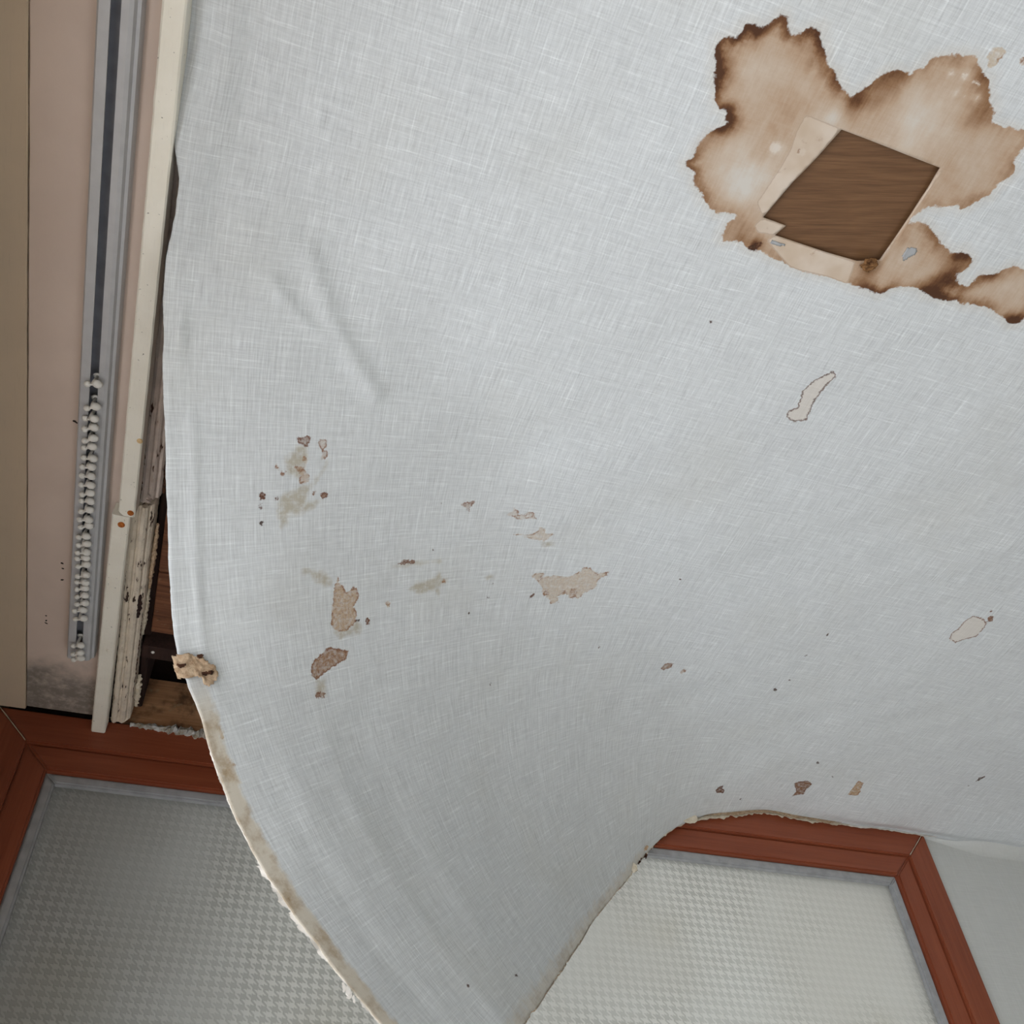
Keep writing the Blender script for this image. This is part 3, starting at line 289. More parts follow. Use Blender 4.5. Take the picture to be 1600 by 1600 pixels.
M_PAPER = mat_paper(False); M_PAPER_MARKS = mat_paper(True)
M_BOARD = mat_paint('cream_gloss_paint', L(246, 241, 228), L(236, 230, 215), .45, spots=.35, scale=18)
M_STRIP = mat_paint('beige_painted_plaster', L(204, 188, 176), L(196, 181, 170), .7, scale=7, bump=.08)
def mat_strip():
    n = N('beige_painted_plaster_greyer_end'); p = n.obj()
    c = n.mix(n.ss(n.noise(p, 7.0, 4.0, .6), .35, .7), L(222, 203, 190), L(215, 196, 183))
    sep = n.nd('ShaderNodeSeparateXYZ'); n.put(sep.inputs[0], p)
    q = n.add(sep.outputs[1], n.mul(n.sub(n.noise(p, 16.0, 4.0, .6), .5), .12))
    mm = n.mul(n.ss(q, -.15, -.075), n.ss(n.noise(p, 60.0, 4.0, .7), .25, .6, .45, 1.0))  # blotchy grey, darker towards the window end
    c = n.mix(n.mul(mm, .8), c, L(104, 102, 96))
    return n.end(n.pbr(c, .7, n.bump(n.noise(p, 180.0, 3.0), .08, .002), .3))
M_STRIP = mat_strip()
M_COVE = mat_paint('tan_painted_plaster', L(208, 188, 163), L(198, 180, 157), .7, scale=7, bump=.08)
M_CORN_A = mat_chipped('pinkish_cream_chipped_paint', L(222, 206, 196), L(74, 50, 40), .35)
M_CORN_B = mat_chipped('cream_flaking_paint', L(232, 219, 200), L(62, 46, 38), .375, (110, 26, 110))
M_FRAME = mat_wood('reddish_brown_varnished_wood', L(150, 80, 53), L(134, 68, 44), 0, .42, .5, dark=(108, 54, 34), spec=.45)
M_FRAME_V = mat_wood('reddish_brown_varnished_wood_upright', L(150, 80, 53), L(134, 68, 44), 2, .42, .5, dark=(108, 54, 34), spec=.45)
M_BEAD = mat_plain('grey_glazing_seal', L(172, 174, 176), .5)
M_GLASS = mat_glass()
M_WALL = mat_wallpaper('white_wallpaper', L(206, 208, 206))
M_RAIL = mat_plain('grey_white_plastic', L(190, 190, 192), .4, .5, var=.05)
M_SLOT = mat_plain('dark_channel_plastic', L(150, 152, 160), .6, .3)
M_GLIDER = mat_plain('white_nylon', L(236, 234, 228), .45, .4, var=.05)
M_PLY = mat_wood('dark_brown_plywood', L(122, 90, 62), L(102, 73, 49), 0, .5, 1.7, dark=(80, 55, 36))
M_PLANK = mat_wood('dark_roof_plank', L(132, 86, 60), L(104, 66, 46), 0, .8, .7, dirt=.4, dark=(60, 38, 30))
M_HEAD = mat_wood('dirty_lintel_timber', L(196, 148, 108), L(166, 120, 84), 0, .85, .6, dirt=.8, dark=(60, 40, 28))
M_DARK = mat_wood('blackened_timber', L(62, 42, 36), L(48, 32, 28), 1, .85, .6, dark=(24, 18, 16))
M_RUST = mat_crumb('rusty_iron', L(150, 84, 40), L(206, 122, 60), 400.)
M_OLDNAIL = mat_crumb('yellowed_nail_paint', L(214, 178, 128), L(238, 208, 160), 300.)
M_TORN = mat_crumb('torn_brown_paper', L(168, 138, 110), L(208, 184, 156), 160.)
M_TORN2 = mat_crumb('torn_cream_paper', L(206, 194, 170), L(230, 220, 202), 120.)
M_WHITE = mat_plain('torn_white_paper', L(242, 236, 228), .9, .1)
M_CRUST_SHADE = mat_crumb('blackened_crust_or_gap_shade', L(38, 26, 22), L(92, 62, 46), 200.)
M_PLASTER = mat_crumb('old_plaster_residue', L(150, 134, 108), L(206, 206, 204), 90.)
M_DIM = mat_flat('faded_cream_wallpaper', L(187, 179, 152))
M_FLOOR = mat_flat('pale_grey_floor', L(204, 206, 210))
M_DIRT = mat_plain('dark_dirt', L(52, 44, 40), .9, .1)

# ---------------------------------------------------------------- setting: walls
def holed_plate(name, a0, a1, b0, b1, ha0, ha1, hb0, hb1, t0, t1, axis, mat):
    """one plate with a rectangular opening; axis 'y': a=x b=z thickness in y; axis 'x': a=y b=z thickness in x"""
    A = [a0, ha0, ha1, a1]; B = [b0, hb0, hb1, b1]; V = []; F = []
    def pt(a, b, t): return (a, t, b) if axis == 'y' else (t, a, b)
    for t in (t0, t1):
        for b in B:
            for a in A: V.append(pt(a, b, t))
    def i(k, r, c): return k * 16 + r * 4 + c
    for k in (0, 1):
        for r in range(3):
            for c in range(3):
                if r == 1 and c == 1: continue
                F.append((i(k, r, c), i(k, r, c + 1), i(k, r + 1, c + 1), i(k, r + 1, c)))
    ring_o = [(0, 0), (0, 1), (0, 2), (0, 3), (1, 3), (2, 3), (3, 3), (3, 2), (3, 1), (3, 0), (2, 0), (1, 0)]
    ring_i = [(1, 1), (1, 2), (2, 2), (2, 1)]
    for ring in (ring_o, ring_i):
        for q in range(len(ring)):
            (r, c), (r2, c2) = ring[q], ring[(q + 1) % len(ring)]
            F.append((i(0, r, c), i(0, r2, c2), i(1, r2, c2), i(1, r, c)))
    bm = bmesh.new(); bm.from_mesh(mesh(name, V, F)); return link(name, bm_mesh(name, bm), mat)
FW_ = 0.094                    # frame width, glass opening 0 .. 1.5
WIN_B = H - 1.45               # lower edge of the window
wl = holed_plate('wall_window', -0.094, 3.0, 0.0, H + 0.002, -FW_ + 0.001, 1.5 + FW_ - 0.001, WIN_B, H, 0.008, 0.16, 'y', M_WALL)
tag(wl, 'white papered wall around the brown framed window', kind='structure')
wll = holed_plate('wall_left', -3.4, 1.6, 0.0, H + 0.3, -2.55, -0.45, 0.50, 2.10, -0.30, -0.100, 'x', M_COVE)  # outer end carried on past the window, unseen, to shade the pane
tag(wll, 'tan wall below the curtain rail', kind='structure')

# lining papered round into the wall beside the window
V = []; F = []; nc_ = 40; mr = 9
for k in range(nc_ + 1):
    x = 1.5955 + (2.999 - 1.5955) * (k / nc_) ** 2; r = .004 + .030 * min(1, (x - 1.5955) / .13) ** .8
    for j in range(mr + 1):
        t = j / mr * math.pi / 2; V.append((x, .009 - r + r * math.sin(t), H - .0035 - r + r * math.cos(t) + .0006 * nz(x * 30, j)))
for k in range(nc_):
    for j in range(mr): F.append((k * (mr + 1) + j, k * (mr + 1) + j + 1, (k + 1) * (mr + 1) + j + 1, (k + 1) * (mr + 1) + j))
cove_ = link('paper_cove', mesh('paper_cove', V, F, True), M_WALL, wl)
so = cove_.modifiers.new('thickness', 'SOLIDIFY'); so.thickness = .001
def wallbox(name, b, mat, label):
    return tag(link(name, bm_mesh(name, box_bm(*b)), mat), label, kind='structure')
wallbox('wall_right', (3.0, 3.1, -3.4, .16, 0, H), M_DIM, 'cream papered wall opposite the curtain rail')
wallbox('wall_back', (-.30, 3.1, -3.5, -3.4, 0, H), M_DIM, 'cream papered wall facing the window')
wallbox('pane_shade_block', (-1.2, .38, .30, 2.4, 0, 4.2), M_DARK, 'added dark block outside the window, unseen, shading the pane')  # added unseen block, keeps sky off the left of the pane
wallbox('floor', (-.30, 3.1, -3.5, .16, -.05, 0), M_FLOOR, 'pale grey floor')
# ---------------------------------------------------------------- window
def bar(name, side, o, i, yf, yb, mat, parent, bev=.002):
    """mitred bar; o,i = (x0,x1,z0,z1) outer and inner rectangles"""
    ox0, ox1, oz0, oz1 = o; ix0, ix1, iz0, iz1 = i
    q = {'t': [(ox0, oz1), (ox1, oz1), (ix1, iz1), (ix0, iz1)], 'b': [(ox0, oz0), (ox1, oz0), (ix1, iz0), (ix0, iz0)],
         'l': [(ox0, oz0), (ox0, oz1), (ix0, iz1), (ix0, iz0)], 'r': [(ox1, oz0), (ox1, oz1), (ix1, iz1), (ix1, iz0)]}[side]
    cx = sum(a for a, _ in q) / 4; cz = sum(b for _, b in q) / 4
    g = .0004
    if side in 'tb': q = [(a + (g if a < cx else -g), b) for a, b in q]
    else: q = [(a, b + (g if b < cz else -g)) for a, b in q]
    bm = bmesh.new()
    f = [bm.verts.new((a, yf, b)) for a, b in q]; k = [bm.verts.new((a, yb, b)) for a, b in q]
    bm.faces.new(f); bm.faces.new(k[::-1])
    for j in range(4): bm.faces.new((f[j], k[j], k[(j + 1) % 4], f[(j + 1) % 4]))
    bmesh.ops.recalc_face_normals(bm, faces=bm.faces)
    if bev: bmesh.ops.bevel(bm, geom=[e for e in bm.edges if abs(e.verts[0].co.y - e.verts[1].co.y) < 1e-6 and e.verts[0].co.y < yf + 1e-5], offset=bev, segments=2, affect='EDGES')
    return link(name, bm_mesh(name, bm), mat, parent)
win = empty('window_1', (0.75, 0.03, WIN_B)); tag(win, 'wide brown wooden window with houndstooth obscured glass', kind='structure')
bpy.context.view_layer.update()
def unshift(o): o.location = -win.location; return o
zt = H - 0.0; out = (-FW_, 1.5 + FW_, WIN_B, zt)
gro = (-FW_ + .054, 1.5 + FW_ - .054, WIN_B + .054, zt - .054)
inn = (0.0, 1.5, WIN_B + FW_, zt - FW_)
for s in 'tblr': unshift(bar('frame_rail' if s in 'tb' else 'frame_stile', s, out, gro, 0.0, .09, M_FRAME if s in 'tb' else M_FRAME_V, win))
for s in 'tblr': unshift(bar('sash_rail' if s in 'tb' else 'sash_stile', s, gro, inn, .0055, .075, M_FRAME if s in 'tb' else M_FRAME_V, win, .003))
be = (.016, 1.484, inn[2] + .016, inn[3] - .016)
for s in 'tblr': unshift(bar('glazing_bead', s, inn, be, .014, .05, M_BEAD, win, .003))
nx_, nz_ = 40, 34
pane = link('pane', bm_mesh('pane', box_bm(.004, 1.496, .024, .030, inn[2] + .004, inn[3] - .004)), M_GLASS, win); unshift(pane)
tag(pane, 'frosted glass with houndstooth relief')
# paint lines over the mitre joints
for (xa, za, xb, zb) in ((-.0925, H - .0015, -.042, H - .052), (1.5925, H - .0015, 1.542, H - .052)):
    dx, dz = xb - xa, zb - za; l = math.hypot(dx, dz); px, pz = -dz / l * .0007, dx / l * .0007
    V = []
    for y in (-.0006, .002):
        for k in range(9):
            t = k / 8; wv = (.4 + .8 * abs(nz(k * 1.7, xa)))
            V += [(xa + dx * t + px * wv, y, za + dz * t + pz * wv), (xa + dx * t - px * wv, y, za + dz * t - pz * wv)]
    F = []
    for k in range(8):
        a = 2 * k; F += [(a, a + 1, a + 3, a + 2), (18 + a, 18 + a + 2, 18 + a + 3, 18 + a + 1), (a, a + 2, 18 + a + 2, 18 + a), (a + 1, 18 + a + 1, 18 + a + 3, a + 3)]
    unshift(link('mitre_filler', mesh('mitre_filler', V, F), M_TORN2, win))

# ---------------------------------------------------------------- the space above the ceiling
ce = empty('ceiling', (0.9, -1.0, H + .03)); tag(ce, 'old timber ceiling above the loosened lining', kind='structure')
bpy.context.view_layer.update()
def under(o): o.location = -ce.location; return o
def plank(name, x0, x1, y0, y1, z0, z1, mat, seed, nseg=24):
    bm = box_bm(x0, x1, y0, y1, z0, z1, .0012, 1)
    es = [e for e in bm.edges if abs(e.verts[0].co.x - e.verts[1].co.x) > (x1 - x0) * .5]
    bmesh.ops.subdivide_edges(bm, edges=es, cuts=nseg, use_grid_fill=True)
    for v in bm.verts:
        v.co.y += .0015 * nz(v.co.x * 14, seed, v.co.y * 30); v.co.z += .0012 * nz(v.co.x * 11, v.co.y * 22, seed + 5)
    return under(link(name, bm_mesh(name, bm), mat, ce))
random.seed(4)
ys = -2.6; k = 0
while ys < -.20:
    wd = .118 + .02 * random.random()
    y1 = min(ys + wd, -.185)
    if y1 - ys > .03 and not (ys < -.86): plank('plank', .108, 2.8, ys, y1 - .004, H + .022 + .004 * random.random(), H + .045, M_PLANK, k)
    elif y1 - ys > .03: plank('plank', .108, 2.8, ys, y1 - .004, H + .030, H + .048, M_PLANK, k, 6)
    ys = y1; k += 1
    if ys >= -.19: break
plank('joist', .10, 2.8, -.183, -.155, H + .012, H + .13, M_DARK, 31)
plank('joist', .10, 2.8, -.86, -.82, H + .052, H + .16, M_DARK, 32, 6)
plank('lintel_timber', .085, 2.2, .002, .05, H + .003, H + .096, M_HEAD, 33, 40)
under(link('side_timber', bm_mesh('side_timber', box_bm(.0975, .108, -.60, .0, H + .034, H + .20, .002, 1)), M_DARK, ce))
under(link('void_liner', bm_mesh('void_liner', box_bm(-.30, 3.0, -3.0, .3, H + .24, H + .30)), M_DARK, ce))
under(link('void_liner', bm_mesh('void_liner', box_bm(-.094, 3.0, .06, .16, H + .004, H + .24)), M_DARK, ce))
# nail head on the joist
bm = bmesh.new(); bmesh.ops.create_uvsphere(bm, u_segments=10, v_segments=6, radius=.0028); bmesh.ops.scale(bm, vec=(1, 1, .5), verts=bm.verts)
bmesh.ops.translate(bm, vec=(.116, -.172, H + .0115), verts=bm.verts)
under(link('nail_head', bm_mesh('nail_head', bm, True), M_WHITE, ce))

# plaster and mould left on the top edge of the window frame
def ragged(name, pts, thick, wid, mat, parent=None, seed=0, rough=.5, zoff=0.0):
    """irregular ribbon-like lump following pts (list of Vector)"""
    V = []; F = []; n = len(pts); m = 6
    for k, p in enumerate(pts):
        p = Vector(p); t = (Vector(pts[min(k + 1, n - 1)]) - Vector(pts[max(k - 1, 0)])).normalized()
        s = t.cross(Vector((0, 0, 1))).normalized(); b = s.cross(t)
        e = math.sin(math.pi * min(1, max(0.08, k / (n - 1), ) if k < n / 2 else max(.08, 1 - k / (n - 1)))) ** .4
        for j in range(m):
            a = j / m * 2 * math.pi
            r = (1 + rough * nz(k * .9 + seed, j * 1.7, seed)) * e
            V.append(p + s * (math.cos(a) * wid * r) + b * (math.sin(a) * thick * r + zoff))
    for k in range(n - 1):
        for j in range(m): F.append((k * m + j, k * m + (j + 1) % m, (k + 1) * m + (j + 1) % m, (k + 1) * m + j))
    F.append(tuple(range(m))[::-1]); F.append(tuple((n - 1) * m + j for j in range(m)))
    bm = bmesh.new(); bm.from_mesh(mesh(name, V, F)); return link(name, bm_mesh(name, bm), mat, parent)
P = [(.098 + .004 * k, -.001 + .003 * nz(k * .8, 2), H - .001 + .0035 * nz(k * .5, 7)) for k in range(60)]
tag(ragged('plaster_residue', P, .0075, .006, M_PLASTER, None, 3, 1.0), 'crumbly grey plaster residue along the top of the brown window frame', 'plaster')

# ---------------------------------------------------------------- strip with the curtain rail, pelmet and moulding
def slab(name, x0, x1, y0, y1, z0, z1, mat, label, amp=.0006, seed=0):
    bm = box_bm(x0, x1, y0, y1, z0, z1, .001, 1)
    bmesh.ops.subdivide_edges(bm, edges=[e for e in bm.edges if abs(e.verts[0].co.y - e.verts[1].co.y) > .5], cuts=120, use_grid_fill=True)
    for v in bm.verts: v.co.x += amp * nz(v.co.y * 30, seed) + amp * nz(v.co.y * 130, seed); v.co.z += amp * .6 * nz(v.co.y * 17, v.co.x * 20, seed)
    o = link(name, bm_mesh(name, bm), mat); tag(o, label, kind='structure'); return o
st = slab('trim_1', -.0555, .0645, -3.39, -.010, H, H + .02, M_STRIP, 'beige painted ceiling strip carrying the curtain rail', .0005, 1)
cv_ = slab('trim_2', -.0995, -.0565, -3.39, -.004, H - .0015, H + .02, M_COVE, 'tan painted ceiling edge along the left wall', .0006, 2)
for (x, y, a, b, r) in ((.0, -.588, .006, .0016, .3), (-.004, -.590, .003, .002, .1), (-.0119, -.343, .003, .0022, .4), (-.0108, -.3330, .0026, .0018, .2), (-.0111, -.3103, .0035, .002, -.4), (-.0304, -.2305, .0018, .0018, 0), (-.0301, -.2145, .0035, .0014, .5), (-.030, -.22, .0015, .0025, .5)):
    V = [(x, y, H - .0012)]; n_ = 9
    for j in range(n_):
        t = j / n_ * 6.283; q = 1 + .35 * nz(j * 1.3, x * 90, y * 70)
        X, Y = a * q * math.cos(t), b * q * math.sin(t)
        V.append((x + X * math.cos(r) - Y * math.sin(r), y + X * math.sin(r) + Y * math.cos(r), H + .0004))
    d = link('dirt_speck', mesh('dirt_speck', V, [(0, 1 + (j + 1) % n_, 1 + j) for j in range(n_)] + [tuple(range(1, n_ + 1))]), M_DIRT, st)

# curtain rail
rail = empty('curtain_rail', (.02, -1.3, H)); tag(rail, 'grey white curtain rail with dark slot on the beige ceiling strip', 'curtain rail')
bpy.context.view_layer.update()
def sweep_y(name, prof, y0, y1, mat, parent=None, n=1, closed=True, amp=0, seed=0, smooth=False):
    V = []; F = []; m = len(prof)
    for k in range(n + 1):
        y = y0 + (y1 - y0) * k / n
        for j, (x, z) in enumerate(prof):
            V.append((x + amp * nz(y * 45, j * 3.1, seed) + amp * .8 * nz(y * 160, j * 1.3, seed), y, H + z + amp * nz(y * 50, j * 2.3, seed + 9) + amp * .7 * nz(y * 190, j, seed)))
    for k in range(n):
        for j in range(m if closed else m - 1): F.append((k * m + j, k * m + (j + 1) % m, (k + 1) * m + (j + 1) % m, (k + 1) * m + j))
    if closed: F.append(tuple(range(m))); F.append(tuple(n * m + j for j in range(m)))
    bm = bmesh.new(); bm.from_mesh(mesh(name, V, F)); o = link(name, bm_mesh(name, bm, smooth), mat, parent)
    if parent: o.location = -parent.location
    return o
sweep_y('lip', [(.0040, -.0005), (.0040, -.019), (.006, -.022), (.0155, -.022), (.0155, -.0195), (.0075, -.0185), (.0075, -.0005)], -2.5, -.172, M_RAIL, rail)
sweep_y('lip', [(.0335, -.0005), (.0335, -.0185), (.0245, -.0195), (.0245, -.022), (.0310, -.022), (.0345, -.0205), (.0365, -.016), (.0395, -.015), (.0405, -.011), (.0405, -.0005)], -2.5, -.172, M_RAIL, rail)
sweep_y('channel', [(.0075, -.0005), (.0075, -.004), (.0335, -.004), (.0335, -.0005)], -2.5, -.172, M_SLOT, rail)
# gliders
def glider_mesh():
    bm = bmesh.new()
    def blob(c, r, sc_, rot=None, us=12, vs=8):
        g = bmesh.ops.create_uvsphere(bm, u_segments=us, v_segments=vs, radius=r)['verts']
        bmesh.ops.scale(bm, vec=sc_, verts=g)
        if rot: bmesh.ops.rotate(bm, cent=(0, 0, 0), matrix=Matrix.Rotation(rot[0], 3, rot[1]), verts=g)
        bmesh.ops.translate(bm, vec=c, verts=g)
    def tube(pts, r, m=8):
        rings = []
        for k, p in enumerate(pts):
            t = (Vector(pts[min(k + 1, len(pts) - 1)]) - Vector(pts[max(k - 1, 0)])).normalized()
            s = t.orthogonal().normalized(); b = t.cross(s)
            rings.append([bm.verts.new(Vector(p) + s * r * math.cos(6.283 * j / m) + b * r * math.sin(6.283 * j / m)) for j in range(m)])
        for a, b in zip(rings[:-1], rings[1:]):
            for j in range(m): bm.faces.new((a[j], a[(j + 1) % m], b[(j + 1) % m], b[j]))
        bm.faces.new(rings[0][::-1]); bm.faces.new(rings[-1])
    # slider foot in the slot, shoulder disc, neck, eye loop bent over
    blob((0, 0, .012), .0052, (1.1, .8, .35))
    tube([(0, 0, .012), (0, 0, .0), (.0006, .0006, -.006)], .0021)
    blob((.0050, -.0010, -.0050), .0058, (1.0, .86, .75))
    blob((-.0052, .0036, -.0046), .0040, (1.0, .95, .80))
    tube([(-.0050, .0034, -.0050), (0, .001, -.0066), (.0048, -.0010, -.0056)], .0013)
    return bm_mesh('curtain_glider', bm, True)
GM = glider_mesh(); GM.materials.append(M_GLIDER)
gy = [-.676, -.640]
y = -.624
while y < -.262: gy.append(y); y += .0146
gy += [-.214, -.197, -.184]
random.seed(2)
ORD = 'first second third fourth fifth sixth seventh eighth ninth tenth eleventh twelfth thirteenth fourteenth fifteenth sixteenth seventeenth eighteenth nineteenth twentieth twenty-first twenty-second twenty-third twenty-fourth twenty-fifth twenty-sixth twenty-seventh'.split()
for i, y in enumerate(gy):
    g = bpy.data.objects.new('curtain_glider', GM); COL.objects.link(g)
    g.location = (.0198 + random.uniform(-.0012, .0012), y + random.uniform(-.002, .002), H - .0245 + random.uniform(-.001, .001))
    g.rotation_euler = (random.uniform(-.12, .12), random.uniform(-.1, .15), random.uniform(-.2, .2))
    if i < 2: lab = ('lone white curtain glider sitting apart ahead of the tight row in the rail', 'white curtain glider at the front of the tight row in the rail')[i]
    elif i >= len(gy) - 3: lab = ('first', 'second', 'last')[i - len(gy) + 3] + ' white curtain glider of the three at the rail end near the brown frame'
    else: lab = 'white curtain glider, ' + ORD[i - 2] + ' behind the foremost one of the tight row'
    tag(g, lab, 'curtain glider', 'curtain gliders in the rail')

# pelmet boards
def board(name, c0, c1, y0, y1, ztop, zbot, label, seed, round_end=False):
    """c0 / c1: (left, right) x at y0 / y1"""
    ts = [k / 220 for k in range(220)]; ts = [t * (1 - .012 / (y1 - y0)) for t in ts] + [1 - .012 / (y1 - y0) * (1 - k / 12) for k in range(13)]; n = len(ts) - 1; V = []; F = []
    b = .0018
    for k in range(n + 1):
        t = ts[k]; y = y0 + (y1 - y0) * t
        l = c0[0] + (c1[0] - c0[0]) * t; r = c0[1] + (c1[1] - c0[1]) * t
        if round_end: l += .006 * max(0, 1 - (y1 - y) / .007) ** 2.2
        wv = lambda q: .0004 * nz(y * 60, q, seed) + .0003 * nz(y * 220, q, seed)
        for j, (x, z) in enumerate(((l, ztop), (l, zbot + b), (l + b, zbot), (r - b, zbot), (r, zbot + b), (r, ztop))):
            V.append((x + wv(j), y, z + (wv(j + 20) if j in (2, 3) else 0)))
    m = 6
    for k in range(n):
        for j in range(m): F.append((k * m + j, k * m + (j + 1) % m, (k + 1) * m + (j + 1) % m, (k + 1) * m + j))
    F.append(tuple(range(m))); F.append(tuple(n * m + j for j in range(m)))
    bm = bmesh.new(); bm.from_mesh(mesh(name, V, F))
    o = link(name, bm_mesh(name, bm), M_BOARD); tag(o, label, 'pelmet board'); return o
b1 = board('pelmet_board', (.0590, .0800), (.0580, .0780), -3.39, -.481, H - .001, H - .030, 'long cream painted pelmet board with rounded end, nearer length above the joint', 1, True)
b2 = board('pelmet_board', (.0500, .0720), (.0445, .0655), -.474, -.002, H - .001, H - .024, 'short cream painted pelmet board ending in front of the brown window frame', 2)
def nailhead(x, y, z, r, mat, par):
    bm = bmesh.new(); bmesh.ops.create_uvsphere(bm, u_segments=14, v_segments=8, radius=r); bmesh.ops.scale(bm, vec=(1, 1.1, .35), verts=bm.verts)
    bmesh.ops.translate(bm, vec=(x, y, z), verts=bm.verts)
    o = link('nail_head', bm_mesh('nail_head', bm, True), mat, par); o['label'] = 'rusty nail head'; return o
nailhead(.0728, -.488, H - .0302, .0040, M_RUST, b1); nailhead(.0752, -.606, H - .0302, .0034, M_OLDNAIL, b1)
nailhead(.0622, -.459, H - .0242, .0045, M_RUST, b2); nailhead(.0600, -.205, H - .0242, .0033, M_BOARD, b2)

# profiled moulding between pelmet and ceiling
def shift(pr, dx, dz): return [(x + dx, z + dz) for x, z in pr]
profA = shift([(.0800, -.006), (.0800, -.034), (.0815, -.038), (.0850, -.0395), (.0885, -.037), (.0900, -.033), (.0930, -.0335), (.0955, -.031), (.0975, -.026), (.1005, -.025), (.1030, -.020), (.1040, -.012), (.1040, -.006)], -.0035, .0400)
profB = shift([(.0715, .004), (.0715, -.030), (.0735, -.034), (.0765, -.035), (.0800, -.0335), (.0815, -.0295), (.0835, -.0292), (.0850, -.0325), (.0885, -.0335), (.0920, -.031), (.0935, -.026), (.0955, -.0255), (.0985, -.022), (.0995, -.012), (.0995, .004)], -.0030, .0290)
ca = sweep_y('trim_3', profA, -3.39, -.480, M_CORN_A, None, 520, True, .0005, 3); tag(ca, 'pinkish cream moulding behind the longer pelmet board', kind='structure')
cb = sweep_y('trim_4', profB, -.476, -.006, M_CORN_B, None, 170, True, .0008, 6); tag(cb, 'flaking cream moulding behind the shorter pelmet board', kind='structure')
def crust(par, name, x, z, y0, y1, wid, th, mat, seed, dx=0.0):
    n = max(8, int(abs(y1 - y0) / .004))
    pts = [(x + dx * k / n + .0012 * nz(k * .7, seed), y0 + (y1 - y0) * k / n, H + z + .001 * nz(k * .9, seed + 3)) for k in range(n + 1)]
    return ragged(name, pts, th, wid, mat, par, seed, 1.0)
crust(ca, 'crust_or_shade_edge', .1025, .022, -.63, -.485, .0035, .0030, M_CRUST_SHADE, 5)
crust(ca, 'crust_or_shade_edge', .0775, .0030, -.575, -.484, .0016, .0016, M_CRUST_SHADE, 6)  # dark strip standing in for the shadow between board and moulding
crust(ca, 'broken_end', .0850, .0050, -.492, -.479, .0055, .0035, M_CORN_A, 8)
crust(cb, 'paint_flake', .1005, .018, -.430, -.305, .0032, .0045, M_TORN, 11, -.001)
crust(cb, 'paint_flake', .0990, .020, -.300, -.200, .0030, .0045, M_TORN2, 12, -.001)
crust(cb, 'chipped_gap', .0905, .0005, -.305, -.258, .0040, .0030, M_DARK, 13)
crust(cb, 'crust_or_shade_edge', .0695, -.0040, -.43, -.30, .0012, .0014, M_CRUST_SHADE, 14)  # gap shadow beside the shorter board, made as a dark strip
crust(cb, 'crust_or_shade_edge', .0955, .0085, -.26, -.06, .0010, .0016, M_CRUST_SHADE, 15)
crust(cb, 'broken_end', .0820, .0020, -.016, -.004, .0100, .0050, M_CORN_B, 16)
crust(cb, 'paint_flake', .1010, .018, -.105, -.025, .0045, .0030, M_TORN2, 17)

# ---------------------------------------------------------------- the sagging ceiling sheet
NXL, NYL = 27, 21
SX0, SX1, SY0, SY1 = .092, 1.95, -1.40, 0.0
DG = np.pad(np.array(SHEET_D, float).reshape(NYL, NXL, 3) / 1e4, ((1, 1), (1, 1), (0, 0)), mode='reflect', reflect_type='odd')
def catmull(t): return np.stack([-.5 * t + t * t - .5 * t ** 3, 1 - 2.5 * t * t + 1.5 * t ** 3, .5 * t + 2 * t * t - 1.5 * t ** 3, -.5 * t * t + .5 * t ** 3], -1)
def sst(x): x = np.clip(x, 0, 1); return x * x * (3 - 2 * x)
def polydist(u, v, poly, closed=False):
    best = np.full(u.shape, 1e9); q = np.array(poly, float) / 1e4
    for a, b in zip(q[:-1], q[1:]):
        d = b - a; t = np.clip(((u - a[0]) * d[0] + (v - a[1]) * d[1]) / (d @ d), 0, 1)
        best = np.minimum(best, np.hypot(u - a[0] - t * d[0], v - a[1] - t * d[1]))
    return best
def crease_bump(u, v):
    h = np.zeros_like(u)
    d1 = polydist(u, v, PTS['crease2']); h -= .0045 * np.exp(-(d1 / .012) ** 2)
    d2 = polydist(u, v, PTS['crease']); h -= .0022 * np.exp(-(d2 / .007) ** 2)
    # puckers by the moulding
    h -= .0050 * np.exp(-(((u - .105) / .020) ** 2 + ((v + .962) / .016) ** 2))
    h += .0040 * np.exp(-(((u - .125) / .014) ** 2 + ((v + .93) / .040) ** 2))
    h -= .0030 * np.exp(-((u - .112) / .008) ** 2) * sst((-.985 - v) / .03) * sst((v + 1.6) / .2)
    h += .0030 * np.exp(-((u - .134) / .010) ** 2) * sst((-.97 - v) / .03) * sst((v + 1.6) / .2)
    h -= .0030 * np.exp(-(((u - .105) / .006) ** 2 + ((v + .80) / .035) ** 2))
    h -= .0016 * np.exp(-((u - .118) / .006) ** 2) * sst((v + .74) / .05) * sst((-.40 - v) / .08)
    # long soft folds down the hanging flap
    for u0, du, a in ((.150, .03, .0012), (.235, .04, -.0012), (.30, .02, .0007)):
        uu = u0 + du * (v + .4); h += a * np.exp(-((u - uu) / .016) ** 2) * sst((v + .50) / .2)
    # broad unevenness
    h += .0016 * np.sin(u * 17 + 1.3 * np.sin(v * 9)) * np.cos(v * 13 + u * 5) * sst((u - .1) / .1)
    h += .0009 * np.sin(u * 41 + 2 * np.sin(v * 19)) * np.cos(v * 37 + u * 11)
    return h
